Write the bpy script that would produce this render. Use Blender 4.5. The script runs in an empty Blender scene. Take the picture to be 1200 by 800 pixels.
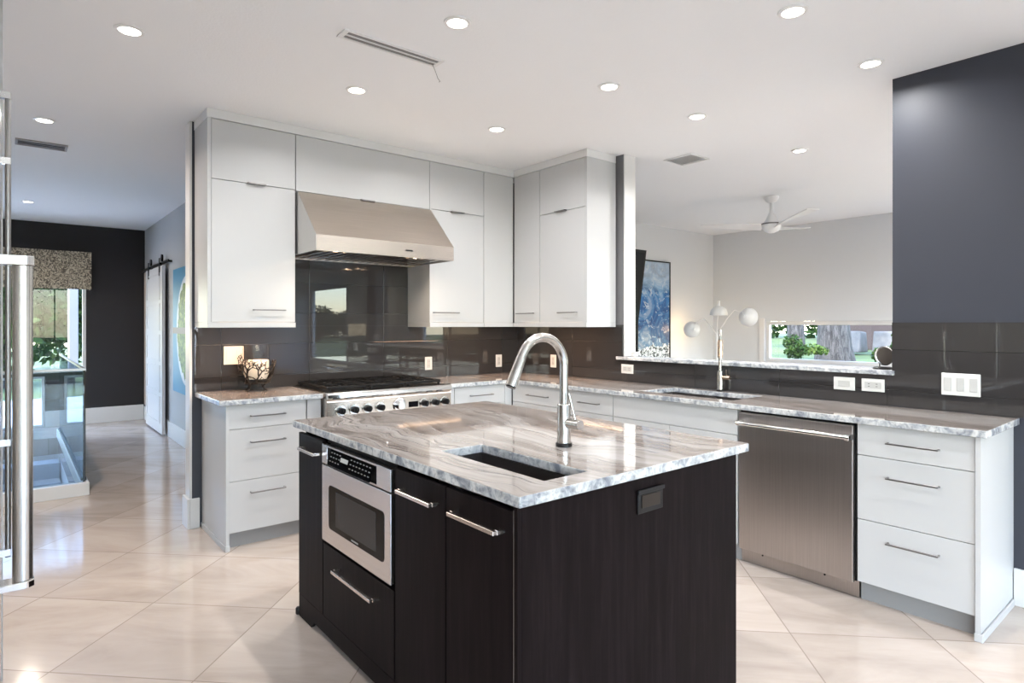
import bpy, bmesh, math, random
from mathutils import Vector, Matrix
PI = math.pi
random.seed(7)
scene = bpy.context.scene
col = scene.collection

# ---------------------------------------------------------------- camera, world, sun, exposure
cam_d = bpy.data.cameras.new('camera')
cam = bpy.data.objects.new('camera', cam_d)
col.objects.link(cam)
cam.location = (0, 0, 1.37)
cam.rotation_euler = (PI/2, 0, math.radians(50.58-90))
cam_d.sensor_width = 36
cam_d.lens = 713.5/1200*36
cam_d.shift_y = -19.6/1200
cam_d.clip_start = 0.05
cam_d.clip_end = 500
scene.camera = cam
vs = scene.view_settings
vs.view_transform = 'Standard'
vs.look = 'None'
vs.gamma = 1
vs.use_curve_mapping = False
vs.exposure = 0.58

LAMP_W = 7.2       # recessed lamps in the photographed kitchen
LAMP_COL = (1.0, 0.99, 0.98)
SKY = 1.75
world = bpy.data.worlds.new('world')
scene.world = world
world.use_nodes = True
wn = world.node_tree.nodes
wl = world.node_tree.links
wn.clear()
wo = wn.new('ShaderNodeOutputWorld')
wb = wn.new('ShaderNodeBackground')
ws = wn.new('ShaderNodeTexSky')
ws.sky_type = 'NISHITA'
ws.sun_disc = False
ws.sun_elevation = math.radians(50)
ws.sun_rotation = math.radians(250)
ws.altitude = 0
ws.dust_density = 0.7
wb.inputs['Strength'].default_value = SKY
wl.new(ws.outputs[0], wb.inputs[0])
wl.new(wb.outputs[0], wo.inputs[0])

sun_d = bpy.data.lights.new('sun', 'SUN')
sun_d.energy = 6.5
sun_d.angle = math.radians(1.5)
sun_d.color = (1, 0.97, 0.93)
sun = bpy.data.objects.new('sun', sun_d)
col.objects.link(sun)
# light travels towards +x, a little +y, down
sun.rotation_euler = Vector((0.62, 0.22, -0.75)).to_track_quat('-Z', 'Y').to_euler()

# ---------------------------------------------------------------- node helpers
def new_mat(name):
    m = bpy.data.materials.new(name)
    m.use_nodes = True
    nt = m.node_tree
    b = nt.nodes.get('Principled BSDF')
    return m, nt, b

def mat(name, c, rough=0.5, metal=0.0, coat=0.0, spec=0.5, bump=0.0, bscale=200.0, var=0.0, vscale=3.0):
    m, nt, b = new_mat(name)
    b.inputs['Base Color'].default_value = (c[0], c[1], c[2], 1)
    b.inputs['Roughness'].default_value = rough
    b.inputs['Metallic'].default_value = metal
    b.inputs['Coat Weight'].default_value = coat
    b.inputs['Coat Roughness'].default_value = 0.05
    b.inputs['Specular IOR Level'].default_value = spec
    tc = nt.nodes.new('ShaderNodeTexCoord')
    if bump > 0:
        n = nt.nodes.new('ShaderNodeTexNoise')
        n.inputs['Scale'].default_value = bscale
        n.inputs['Detail'].default_value = 3
        nt.links.new(tc.outputs['Object'], n.inputs['Vector'])
        bp = nt.nodes.new('ShaderNodeBump')
        bp.inputs['Strength'].default_value = bump
        bp.inputs['Distance'].default_value = 0.002
        nt.links.new(n.outputs['Fac'], bp.inputs['Height'])
        nt.links.new(bp.outputs[0], b.inputs['Normal'])
    if var > 0:
        n = nt.nodes.new('ShaderNodeTexNoise')
        n.inputs['Scale'].default_value = vscale
        n.inputs['Detail'].default_value = 4
        nt.links.new(tc.outputs['Object'], n.inputs['Vector'])
        r = nt.nodes.new('ShaderNodeValToRGB')
        r.color_ramp.elements[0].position = 0.3
        r.color_ramp.elements[1].position = 0.7
        r.color_ramp.elements[0].color = tuple(max(0, x*(1-var)) for x in c[:3])+(1,)
        r.color_ramp.elements[1].color = tuple(min(1, x*(1+var)) for x in c[:3])+(1,)
        nt.links.new(n.outputs['Fac'], r.inputs[0])
        nt.links.new(r.outputs[0], b.inputs['Base Color'])
    return m

def emit_mat(name, c, s):
    m, nt, b = new_mat(name)
    b.inputs['Base Color'].default_value = (.8, .8, .8, 1)
    b.inputs['Emission Color'].default_value = (c[0], c[1], c[2], 1)
    b.inputs['Emission Strength'].default_value = s
    return m

def glass_mat(name, tint=(1, 1, 1), refl=1.0):
    m, nt, b = new_mat(name)
    nt.nodes.remove(b)
    out = [n for n in nt.nodes if n.type == 'OUTPUT_MATERIAL'][0]
    t = nt.nodes.new('ShaderNodeBsdfTransparent')
    t.inputs[0].default_value = (*tint, 1)
    g = nt.nodes.new('ShaderNodeBsdfGlossy')
    g.inputs['Roughness'].default_value = 0.0
    f = nt.nodes.new('ShaderNodeFresnel')
    f.inputs[0].default_value = 1.45
    mu = nt.nodes.new('ShaderNodeMath')
    mu.operation = 'MULTIPLY'
    mu.inputs[1].default_value = refl
    mx = nt.nodes.new('ShaderNodeMixShader')
    ge = nt.nodes.new('ShaderNodeNewGeometry')
    io = nt.nodes.new('ShaderNodeMapRange')
    io.inputs['To Min'].default_value = 1.45
    io.inputs['To Max'].default_value = 1/1.45
    nt.links.new(ge.outputs['Backfacing'], io.inputs['Value'])
    nt.links.new(io.outputs[0], f.inputs[0])
    nt.links.new(f.outputs[0], mu.inputs[0])
    nt.links.new(mu.outputs[0], mx.inputs[0])
    nt.links.new(t.outputs[0], mx.inputs[1])
    nt.links.new(g.outputs[0], mx.inputs[2])
    nt.links.new(mx.outputs[0], out.inputs[0])
    return m

def ramp(nt, stops):
    r = nt.nodes.new('ShaderNodeValToRGB')
    e = r.color_ramp.elements
    e[0].position = stops[0][0]; e[0].color = (*stops[0][1], 1)
    e[1].position = stops[-1][0]; e[1].color = (*stops[-1][1], 1)
    for p, c in stops[1:-1]:
        x = e.new(p); x.color = (*c, 1)
    return r

def mapping(nt, scale=(1, 1, 1), rot=(0, 0, 0), loc=(0, 0, 0), src='Object'):
    tc = nt.nodes.new('ShaderNodeTexCoord')
    mp = nt.nodes.new('ShaderNodeMapping')
    mp.inputs['Scale'].default_value = scale
    mp.inputs['Rotation'].default_value = rot
    mp.inputs['Location'].default_value = loc
    nt.links.new(tc.outputs[src], mp.inputs[0])
    return mp

def noise(nt, vec, scale, detail=4, rough=.55, dist=0.0):
    n = nt.nodes.new('ShaderNodeTexNoise')
    n.inputs['Scale'].default_value = scale
    n.inputs['Detail'].default_value = detail
    n.inputs['Roughness'].default_value = rough
    n.inputs['Distortion'].default_value = dist
    nt.links.new(vec, n.inputs['Vector'])
    return n

def mixc(nt, fac, a, b, mode='MIX'):
    m = nt.nodes.new('ShaderNodeMix')
    m.data_type = 'RGBA'
    m.blend_type = mode
    for s, i in ((fac, 0), (a, 6), (b, 7)):
        if isinstance(s, (int, float)): m.inputs[i].default_value = s
        elif isinstance(s, tuple): m.inputs[i].default_value = (*s, 1)
        else: nt.links.new(s, m.inputs[i])
    return m.outputs[2]

def marble_top(name):
    """grey-white quartzite, long wavy brown-grey veins along Y"""
    m, nt, b = new_mat(name)
    mp = mapping(nt)
    # domain warp, large swirls
    w = noise(nt, mp.outputs[0], 1.1, 3, .5, 0.6)
    sub = nt.nodes.new('ShaderNodeVectorMath'); sub.operation = 'SUBTRACT'
    nt.links.new(w.outputs['Color'], sub.inputs[0]); sub.inputs[1].default_value = (.5, .5, .5)
    sc = nt.nodes.new('ShaderNodeVectorMath'); sc.operation = 'MULTIPLY'
    nt.links.new(sub.outputs[0], sc.inputs[0]); sc.inputs[1].default_value = (.55, .35, 0)
    ad = nt.nodes.new('ShaderNodeVectorMath'); ad.operation = 'ADD'
    nt.links.new(mp.outputs[0], ad.inputs[0]); nt.links.new(sc.outputs[0], ad.inputs[1])
    st = nt.nodes.new('ShaderNodeMapping')
    st.inputs['Scale'].default_value = (1, .07, 1)
    nt.links.new(ad.outputs[0], st.inputs[0])
    broad = noise(nt, st.outputs[0], 7, 4, .55)
    fine = noise(nt, st.outputs[0], 34, 5, .6)
    vein = noise(nt, st.outputs[0], 13, 2, .5)
    r1 = ramp(nt, [(.28, (.21, .175, .155)), (.42, (.31, .27, .248)), (.52, (.40, .365, .345)), (.68, (.50, .475, .46))])
    nt.links.new(broad.outputs['Fac'], r1.inputs[0])
    r2 = ramp(nt, [(.30, (.55, .50, .47)), (.48, (.88, .86, .84)), (.6, (1, 1, 1))])
    nt.links.new(fine.outputs['Fac'], r2.inputs[0])
    r3 = ramp(nt, [(.482, (1, 1, 1)), (.497, (.36, .31, .30)), (.503, (.36, .31, .30)), (.520, (1, 1, 1))])
    nt.links.new(vein.outputs['Fac'], r3.inputs[0])
    c = mixc(nt, .75, r1.outputs[0], r2.outputs[0], 'MULTIPLY')
    c = mixc(nt, .75, c, r3.outputs[0], 'MULTIPLY')
    nt.links.new(c, b.inputs['Base Color'])
    b.inputs['Roughness'].default_value = .06
    b.inputs['Specular IOR Level'].default_value = .75
    b.inputs['Coat Weight'].default_value = .35
    b.inputs['Coat Roughness'].default_value = .02
    return m

def marble_edge(name):  # mottling is the stone's own; the whiter tone is edge light in colour
    m, nt, b = new_mat(name)
    mp = mapping(nt)
    n1 = noise(nt, mp.outputs[0], 16, 5, .6, .8)
    n2 = noise(nt, mp.outputs[0], 60, 4, .6, .3)
    r1 = ramp(nt, [(.36, (.22, .24, .28)), (.47, (.42, .44, .47)), (.56, (.60, .61, .62)), (.8, (.68, .68, .67))])
    nt.links.new(n1.outputs['Fac'], r1.inputs[0])
    r2 = ramp(nt, [(.35, (.55, .55, .57)), (.5, (1, 1, 1)), (.7, (1, 1, 1))])
    nt.links.new(n2.outputs['Fac'], r2.inputs[0])
    c = mixc(nt, .8, r1.outputs[0], r2.outputs[0], 'MULTIPLY')
    nt.links.new(c, b.inputs['Base Color'])
    b.inputs['Roughness'].default_value = .25
    return m

def floor_mat():
    m, nt, b = new_mat('polished cream marble floor tiles laid diagonally')
    # tile side .6036, grid node at (.541,3.441), turned 45 degrees
    s = .6036
    mp = mapping(nt, scale=(1/s, 1/s, 1), rot=(0, 0, PI/4), src='Object')
    # rotate point (.541,3.441) -> mapping = scale, rot, loc ; compute offset
    X, Y = .541/s, 3.441/s
    c45 = math.cos(PI/4)
    rx, ry = c45*X-c45*Y, c45*X+c45*Y
    mp.inputs['Location'].default_value = (-(rx % 1), -(ry % 1), 0)
    sx = nt.nodes.new('ShaderNodeSeparateXYZ')
    nt.links.new(mp.outputs[0], sx.inputs[0])
    def edge(o):
        f = nt.nodes.new('ShaderNodeMath'); f.operation = 'PINGPONG'; f.inputs[1].default_value = .5
        nt.links.new(o, f.inputs[0]); return f.outputs[0]
    mn = nt.nodes.new('ShaderNodeMath'); mn.operation = 'MINIMUM'
    nt.links.new(edge(sx.outputs[0]), mn.inputs[0]); nt.links.new(edge(sx.outputs[1]), mn.inputs[1])
    gr = nt.nodes.new('ShaderNodeMath'); gr.operation = 'LESS_THAN'; gr.inputs[1].default_value = .0045
    nt.links.new(mn.outputs[0], gr.inputs[0])
    fl = nt.nodes.new('ShaderNodeVectorMath'); fl.operation = 'FLOOR'
    nt.links.new(mp.outputs[0], fl.inputs[0])
    wnz = nt.nodes.new('ShaderNodeTexWhiteNoise'); wnz.noise_dimensions = '3D'
    nt.links.new(fl.outputs[0], wnz.inputs['Vector'])
    off = nt.nodes.new('ShaderNodeVectorMath'); off.operation = 'MULTIPLY_ADD'
    nt.links.new(wnz.outputs['Color'], off.inputs[0]); off.inputs[1].default_value = (9, 9, 9)
    nt.links.new(mp.outputs[0], off.inputs[2])
    stv = nt.nodes.new('ShaderNodeMapping'); stv.inputs['Scale'].default_value = (.7, 2.0, 1)
    nt.links.new(off.outputs[0], stv.inputs[0])
    n1 = noise(nt, stv.outputs[0], 1.2, 5, .6, .9)
    r1 = ramp(nt, [(.3, (.42, .355, .31)), (.45, (.49, .42, .37)), (.58, (.53, .46, .41)), (.75, (.57, .505, .455))])
    nt.links.new(n1.outputs['Fac'], r1.inputs[0])
    tv = mixc(nt, .10, r1.outputs[0], wnz.outputs['Value'], 'OVERLAY')
    c = mixc(nt, gr.outputs[0], tv, (.32, .265, .23))
    nt.links.new(c, b.inputs['Base Color'])
    b.inputs['Roughness'].default_value = .11
    b.inputs['Specular IOR Level'].default_value = .6
    return m

def backsplash_mat(axis):
    """glossy grey-brown glass tiles, stacked; axis = horizontal axis index"""
    m, nt, b = new_mat('large glossy dark taupe glass tiles')
    tc = nt.nodes.new('ShaderNodeTexCoord')
    sx = nt.nodes.new('ShaderNodeSeparateXYZ')
    nt.links.new(tc.outputs['Object'], sx.inputs[0])
    cb = nt.nodes.new('ShaderNodeCombineXYZ')
    nt.links.new(sx.outputs[axis], cb.inputs[0]); nt.links.new(sx.outputs[2], cb.inputs[1])
    br = nt.nodes.new('ShaderNodeTexBrick')
    br.offset = 0.0
    br.inputs['Scale'].default_value = 1
    br.inputs['Brick Width'].default_value = .62
    br.inputs['Row Height'].default_value = .2262
    br.inputs['Mortar Size'].default_value = .0016
    br.inputs['Mortar Smooth'].default_value = .1
    br.inputs['Color1'].default_value = (.032, .030, .031, 1)
    br.inputs['Color2'].default_value = (.038, .036, .036, 1)
    br.inputs['Mortar'].default_value = (.018, .017, .018, 1)
    nt.links.new(cb.outputs[0], br.inputs['Vector'])
    nt.links.new(br.outputs['Color'], b.inputs['Base Color'])
    bp = nt.nodes.new('ShaderNodeBump'); bp.invert = True
    bp.inputs['Strength'].default_value = .25; bp.inputs['Distance'].default_value = .002
    nt.links.new(br.outputs['Fac'], bp.inputs['Height'])
    nt.links.new(bp.outputs[0], b.inputs['Normal'])
    b.inputs['Roughness'].default_value = .012
    b.inputs['Specular IOR Level'].default_value = .65
    b.inputs['Coat Weight'].default_value = .15
    b.inputs['Coat Roughness'].default_value = .01
    return m

def wood_mat():
    m, nt, b = new_mat('espresso stained wood')
    mp = mapping(nt, scale=(14, 14, .9))
    n1 = noise(nt, mp.outputs[0], 3, 5, .65, .4)
    r1 = ramp(nt, [(.3, (.0045, .0027, .003)), (.5, (.0075, .0047, .0053)), (.72, (.014, .009, .010))])
    nt.links.new(n1.outputs['Fac'], r1.inputs[0])
    nt.links.new(r1.outputs[0], b.inputs['Base Color'])
    b.inputs['Roughness'].default_value = .5
    b.inputs['Specular IOR Level'].default_value = .07
    return m

def steel_mat(name, c=(.60, .58, .56), rough=.26, along=0):
    m, nt, b = new_mat(name)
    sc = [4, 4, 4]
    sc = [400, 400, 400]; sc[along] = 3
    mp = mapping(nt, scale=tuple(sc))
    n1 = noise(nt, mp.outputs[0], 1, 2, .5)
    r1 = ramp(nt, [(.3, tuple(x*.92 for x in c)), (.7, tuple(min(1, x*1.06) for x in c))])
    nt.links.new(n1.outputs['Fac'], r1.inputs[0])
    nt.links.new(r1.outputs[0], b.inputs['Base Color'])
    bp = nt.nodes.new('ShaderNodeBump'); bp.inputs['Strength'].default_value = .06
    bp.inputs['Distance'].default_value = .0005
    nt.links.new(n1.outputs['Fac'], bp.inputs['Height'])
    nt.links.new(bp.outputs[0], b.inputs['Normal'])
    b.inputs['Metallic'].default_value = 1
    b.inputs['Roughness'].default_value = rough
    return m

M = dict(
    cab=mat('white satin lacquer', (.53, .535, .545), .36, spec=.5),
    cabin=mat('white cabinet carcass', (.58, .58, .58), .4),
    toe=mat('grey toe kick', (.30, .30, .305), .35),
    gap=mat('dark gap', (.03, .03, .03), .6),
    ceil=mat('white textured ceiling paint', (.90, .915, .93), .9, bump=.5, bscale=90),
    wall=mat('pale grey wall paint', (.66, .675, .70), .85, bump=.1, bscale=150),
    wallw=mat('off white wall paint', (.74, .745, .75), .8, bump=.1, bscale=150),
    hallg=mat('mid grey wall paint', (.43, .435, .445), .8, bump=.1, bscale=150),
    dark=mat('charcoal wall paint', (.033, .037, .052), .5, bump=.08, bscale=150),
    darkhall=mat('dark charcoal hall paint', (.024, .022, .024), .8, bump=.08, bscale=150),
    trim=mat('white gloss trim paint', (.70, .695, .69), .3),
    casing=mat('beige door casing', (.55, .45, .38), .5),
    mtop=marble_top('polished grey white quartzite with brown veins'),
    medge=marble_edge('mottled grey quartzite whitened for edge light'),
    floor=floor_mat(),
    wood=wood_mat(),
    steel=steel_mat('brushed stainless steel', (.70, .62, .55)),
    steelz=steel_mat('brushed stainless steel vertical grain', along=2),
    steely=steel_mat('brushed stainless steel drawer front', (.66, .62, .60), .24, along=1),
    dwsteel=steel_mat('darker brushed stainless steel', (.50, .46, .44), .36, along=2),
    chrome=mat('polished steel', (.78, .77, .76), .12, 1),
    nickel=mat('brushed nickel', (.55, .53, .50), .22, 1),
    nickelrefl=mat('nickel tinted with warm reflection', (.60, .46, .36), .25, 1),  # nickel again, with a warm brassy reflection put into its colour
    pull=mat('steel bar pull', (.26, .25, .25), .3, 1),
    pullb=mat('bright steel bar pull', (.70, .64, .60), .25, 1),
    iron=mat('black cast iron', (.006, .006, .0065), .5, spec=.2),
    black=mat('black plastic', (.010, .010, .011), .35, spec=.25),
    bglass=mat('black glass', (.004, .004, .005), .06, spec=.09),
    screen=mat('dark grey screen', (.030, .030, .032), .2, spec=.15),
    rubber=mat('black rubber', (.015, .015, .015), .7),
    white=mat('white plastic', (.66, .66, .65), .35),
    sock=mat('white socket face', (.50, .50, .495), .4),
    almond=mat('light almond plastic', (.82, .76, .66), .4),
    sinkm=mat('dark brushed sink steel', (.22, .20, .195), .35, 1),
    glass=glass_mat('clear glass', (1, 1, 1), .6),
    railglass=glass_mat('tinted railing glass', (.72, .80, .86), .6),
    wax=mat('ivory candle wax', (.80, .72, .60), .5),
    bronze=mat('dark bronze', (.022, .014, .009), .45, .3),
    lampdisc=emit_mat('lit lamp lens', (1.0, .93, .80), 9.0),
    warmdisc=emit_mat('warm led strip', (1.0, .72, .45), 6.0),
    bulb=emit_mat('glowing bulb', (1.0, .70, .38), 14.0),
    lwhite=mat('white enamel', (.85, .85, .85), .3),
    grille=mat('grey metal grille', (.30, .28, .27), .5),
    ventw=mat('white painted grille', (.80, .80, .80), .5),
    slotg=mat('grey vent slot', (.22, .22, .22), .7),
    jamb=mat('charcoal paint lightened for daylight beside the opening', (.15, .15, .16), .6),  # lighter copy of the dark wall paint; sunlight on this face put into colour
    slot=mat('dark vent slot', (.05, .05, .05), .7),
)

# ---------------------------------------------------------------- mesh builder
ORG = {}
class MB:
    def __init__(s):
        s.bm = bmesh.new(); s.mi = 0
    def _m(s, faces):
        for f in faces: f.material_index = s.mi
    def box(s, x0, x1, y0, y1, z0, z1, bev=0.0, seg=2):
        c = [(x, y, z) for z in (z0, z1) for y in (y0, y1) for x in (x0, x1)]
        tmp = bmesh.new()
        v = [tmp.verts.new(p) for p in c]
        for q in ((0, 2, 3, 1), (4, 5, 7, 6), (0, 1, 5, 4), (2, 6, 7, 3), (0, 4, 6, 2), (1, 3, 7, 5)):
            tmp.faces.new([v[i] for i in q])
        if bev > 0:
            bmesh.ops.bevel(tmp, geom=list(tmp.edges), offset=bev, segments=seg, profile=.5, affect='EDGES')
        s._merge(tmp); return s
    def _merge(s, tmp, smooth=False):
        mp = {}
        for v in tmp.verts: mp[v] = s.bm.verts.new(v.co)
        for f in tmp.faces:
            try:
                nf = s.bm.faces.new([mp[v] for v in f.verts]); nf.material_index = s.mi; nf.smooth = smooth
            except ValueError: pass
        tmp.free()
    def prism(s, pts, axis, a, b, bev=0.0):
        """pts 2-D outline in the two other axes (in order), extruded along axis from a to b"""
        def mk(p, t):
            q = list(p); q.insert(axis, t); return q
        tmp = bmesh.new()
        A = [tmp.verts.new(mk(p, a)) for p in pts]; B = [tmp.verts.new(mk(p, b)) for p in pts]
        n = len(pts)
        tmp.faces.new(A); tmp.faces.new(B[::-1])
        for i in range(n):
            tmp.faces.new([A[i], B[i], B[(i+1) % n], A[(i+1) % n]][::-1])
        bmesh.ops.recalc_face_normals(tmp, faces=list(tmp.faces))
        if bev > 0:
            bmesh.ops.bevel(tmp, geom=list(tmp.edges), offset=bev, segments=2, profile=.5, affect='EDGES')
        s._merge(tmp); return s
    def lathe(s, prof, c=(0, 0, 0), axis=(0, 0, 1), seg=28, caps=True):
        """prof list of (r, h) along axis from c"""
        ax = Vector(axis).normalized(); q = Vector((0, 0, 1)).rotation_difference(ax); c = Vector(c)
        tmp = bmesh.new(); rings = []
        for r, h in prof:
            if r < 1e-6: rings.append([tmp.verts.new(c+q@Vector((0, 0, h)))])
            else: rings.append([tmp.verts.new(c+q@Vector((r*math.cos(2*PI*i/seg), r*math.sin(2*PI*i/seg), h))) for i in range(seg)])
        for a, b in zip(rings, rings[1:]):
            for i in range(seg):
                j = (i+1) % seg
                if len(a) == 1 and len(b) == 1: continue
                if len(a) == 1: tmp.faces.new([a[0], b[i], b[j]])
                elif len(b) == 1: tmp.faces.new([a[i], b[0], a[j]])
                else: tmp.faces.new([a[i], b[i], b[j], a[j]])
        if caps:
            if len(rings[0]) > 1: tmp.faces.new(rings[0])
            if len(rings[-1]) > 1: tmp.faces.new(rings[-1][::-1])
        bmesh.ops.recalc_face_normals(tmp, faces=list(tmp.faces))
        s._merge(tmp, True); return s
    def cyl(s, p0, p1, r, r2=None, seg=20):
        p0 = Vector(p0); p1 = Vector(p1)
        return s.lathe([(r, 0), (r if r2 is None else r2, (p1-p0).length)], p0, p1-p0, seg)
    def tube(s, pts, r, seg=12, caps=True):
        pts = [Vector(p) for p in pts]; n = len(pts)
        rr = r if isinstance(r, (list, tuple)) else [r]*n
        tmp = bmesh.new(); rings = []
        t0 = (pts[1]-pts[0]).normalized()
        up = Vector((0, 0, 1)) if abs(t0.z) < .9 else Vector((1, 0, 0))
        nrm = (up - t0*up.dot(t0)).normalized()
        for i in range(n):
            if i == 0: t = t0
            elif i == n-1: t = (pts[i]-pts[i-1]).normalized()
            else: t = ((pts[i+1]-pts[i]).normalized()+(pts[i]-pts[i-1]).normalized()).normalized()
            nrm = (nrm - t*nrm.dot(t)).normalized(); bi = t.cross(nrm)
            rings.append([tmp.verts.new(pts[i]+(nrm*math.cos(2*PI*k/seg)+bi*math.sin(2*PI*k/seg))*rr[i]) for k in range(seg)])
        for a, b in zip(rings, rings[1:]):
            for i in range(seg):
                j = (i+1) % seg; tmp.faces.new([a[i], b[i], b[j], a[j]])
        if caps: tmp.faces.new(rings[0]); tmp.faces.new(rings[-1][::-1])
        bmesh.ops.recalc_face_normals(tmp, faces=list(tmp.faces))
        s._merge(tmp, True); return s
    def quad(s, *p):
        f = s.bm.faces.new([s.bm.verts.new(q) for q in p]); f.material_index = s.mi; return s
    def build(s, name, mats, parent=None, origin=None, smooth_angle=True):
        bm = s.bm
        if parent is not None: org = ORG[parent.name]
        elif origin is not None: org = Vector(origin)
        else:
            xs = [v.co for v in bm.verts]
            org = Vector(((min(p.x for p in xs)+max(p.x for p in xs))/2, (min(p.y for p in xs)+max(p.y for p in xs))/2, min(p.z for p in xs)))
        bmesh.ops.translate(bm, verts=list(bm.verts), vec=-org)
        me = bpy.data.meshes.new(name)
        bm.to_mesh(me); bm.free()
        for m in (mats if isinstance(mats, (list, tuple)) else [mats]): me.materials.append(m)
        if any(p.use_smooth for p in me.polygons):
            try: me.set_sharp_from_angle(angle=math.radians(40))
            except Exception: pass
        o = bpy.data.objects.new(name, me); col.objects.link(o)
        if parent is not None: o.parent = parent
        else: o.location = org
        ORG[o.name] = org
        return o

def tag(o, label=None, cat=None, group=None, kind=None):
    if label: o['label'] = label
    if cat: o['category'] = cat
    if group: o['group'] = group
    if kind: o['kind'] = kind
    return o
def thing(name, label, cat, loc, group=None):
    o = bpy.data.objects.new(name, None); col.objects.link(o); o.location = loc
    o.empty_display_size = .1
    ORG[o.name] = Vector(loc)
    return tag(o, label, cat, group)
def struct(name, mb, m, origin=(0, 0, 0)):
    return tag(mb.build(name, m, None, origin), kind='structure')
def bx(*a, **k): return MB().box(*a, **k)
def copy_tree(o, parent=None):
    c = o.copy(); col.objects.link(c)
    ORG[c.name] = ORG[o.name].copy()
    if parent is not None: c.parent = parent
    for ch in list(o.children): copy_tree(ch, c)
    return c

# ---------------------------------------------------------------- SETTING
CZ = 2.74
WX = 3.80          # pass-through wall, kitchen face
WY = 4.54          # hood wall, kitchen face
EX = 8.31          # exterior wall to the garden
HY = 10.25         # hall end wall
# floor with stair opening (x -1.3..0.42, y 6.05..9.2)
fl = MB()
for r in ((-4, 0.44, -6, 6.03), (0.44, EX+.15, -6, 10.4), (3.6, EX+.15, -12.6, -6), (-4, 0.44, 9.22, 10.4), (-4, -1.3, 6.03, 9.22)):
    fl.box(r[0], r[1], r[2], r[3], -.2, 0)
struct('floor', fl, M['floor'])
struct('ceiling', MB().box(-4.15, EX+.15, -6.15, 10.4, CZ, CZ+.2).box(3.6, EX+.15, -12.75, -6.15, CZ, CZ+.2), M['ceil'])

# hood wall
struct('wall_back', bx(.94, WX+.13, WY, WY+.12, 0, CZ), M['dark'])
struct('trim_1', bx(.925, .939, WY-.002, WY+.125, 0, CZ-.001), M['trim'])
# pass-through wall: full height beside the uppers, half wall, full height dark wall
w = MB().box(WX, WX+.13, 3.213, WY-.001, 0, CZ)
struct('wall_right_1', w, M['jamb'])
struct('wall_right_2', bx(WX, WX+.13, 1.2775, 3.2125, 0, 1.088), M['dark'])
struct('wall_right_3', bx(WX, WX+.13, .60, 1.277, 0, CZ), M['dark'])
struct('trim_2', bx(WX+.002, WX+.135, 3.201, 3.2115, 1.117, CZ-.001), M['trim'])
# hall
struct('wall_hall_end', MB()
       .box(.80, 1.62, HY, HY+.15, 0, CZ).box(-4, .80, HY, HY+.15, 2.20, CZ)
       .box(.345, .80, HY, HY+.15, 0, .72).box(-1.2, .345, HY, HY+.15, .68, .72).box(-4, -1.2, HY, HY+.15, 0, 2.2), M['darkhall'])
struct('wall_hall_right', bx(1.5, 1.62, WY+.125, HY-.002, 0, CZ), M['hallg'])
struct('baseboard_hall_right', bx(1.485, 1.499, 5.0, HY-.02, 0, .19, bev=.003), M['trim'])
struct('baseboard_hall_end', bx(.345, 1.484, HY-.016, HY-.001, 0, .215, bev=.003), M['trim'])
# baseboard round the free end of the hood wall and at the dark wall
struct('baseboard_back', MB().box(.908, .924, WY-.018, WY+.14, 0, .20, bev=.002).box(.925, .984, WY-.018, WY-.002, 0, .20, bev=.002), M['trim'])
struct('baseboard_right', MB().box(WX-.017, WX-.001, .585, .742, 0, .18, bev=.002).box(WX-.001, WX+.14, .584, .598, 0, .18, bev=.002), M['trim'])
# left exterior wall with tall openings
lw = MB()
ops = [(-4.6, -2.6), (7.9, 9.2)]
y = -6.15
for a, b_ in ops:
    lw.box(-4.15, -4, y, a, 0, CZ).box(-4.15, -4, a, b_, 2.35, CZ); y = b_
lw.box(-4.15, -4, y, 10.4, 0, CZ)
struct('wall_left', lw, M['wallw'])
# fridge alcove wall
struct('wall_fridge', MB().box(-.86, -.78, .82, 3.14, 0, CZ), M['wallw'])
# far room: back wall and exterior wall with low window
struct('wall_far_left', bx(WX+.131, EX, 5.25, 5.40, 0, CZ), M['wallw'])
ew = MB()
def wall_with(mb, x0, x1, spans, ya, yb):
    y = ya
    for a, b_, z0, z1 in spans:
        mb.box(x0, x1, y, a, 0, CZ)
        if z0 > 0: mb.box(x0, x1, a, b_, 0, z0)
        mb.box(x0, x1, a, b_, z1, CZ); y = b_
    mb.box(x0, x1, y, yb, 0, CZ)
EW = [(-12.4, -9.2, .10, 2.62), (-4.8, -3.4, .86, 1.42), (1.2, 4.42, .845, 1.42)]
wall_with(ew, EX, EX+.15, EW, -12.75, 5.40)
struct('wall_far', ew, M['wall'])
# rear wall, open glazing
rops = ((-3.6, -.3, -6), (.1, 3.3, -6))
rw = MB(); x = -4.15
for a, b_, p in rops[:2]:
    rw.box(x, a, p-.15, p, 0, CZ).box(a, b_, p-.15, p, 2.68, CZ); x = b_
rw.box(x, 3.6, -6.15, -6, 0, CZ).box(3.45, 3.6, -12.6, -6.15, 0, CZ)
rw.box(3.45, EX, -12.75, -12.6, 0, CZ)
struct('wall_rear', rw, M['wallw'])

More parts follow.
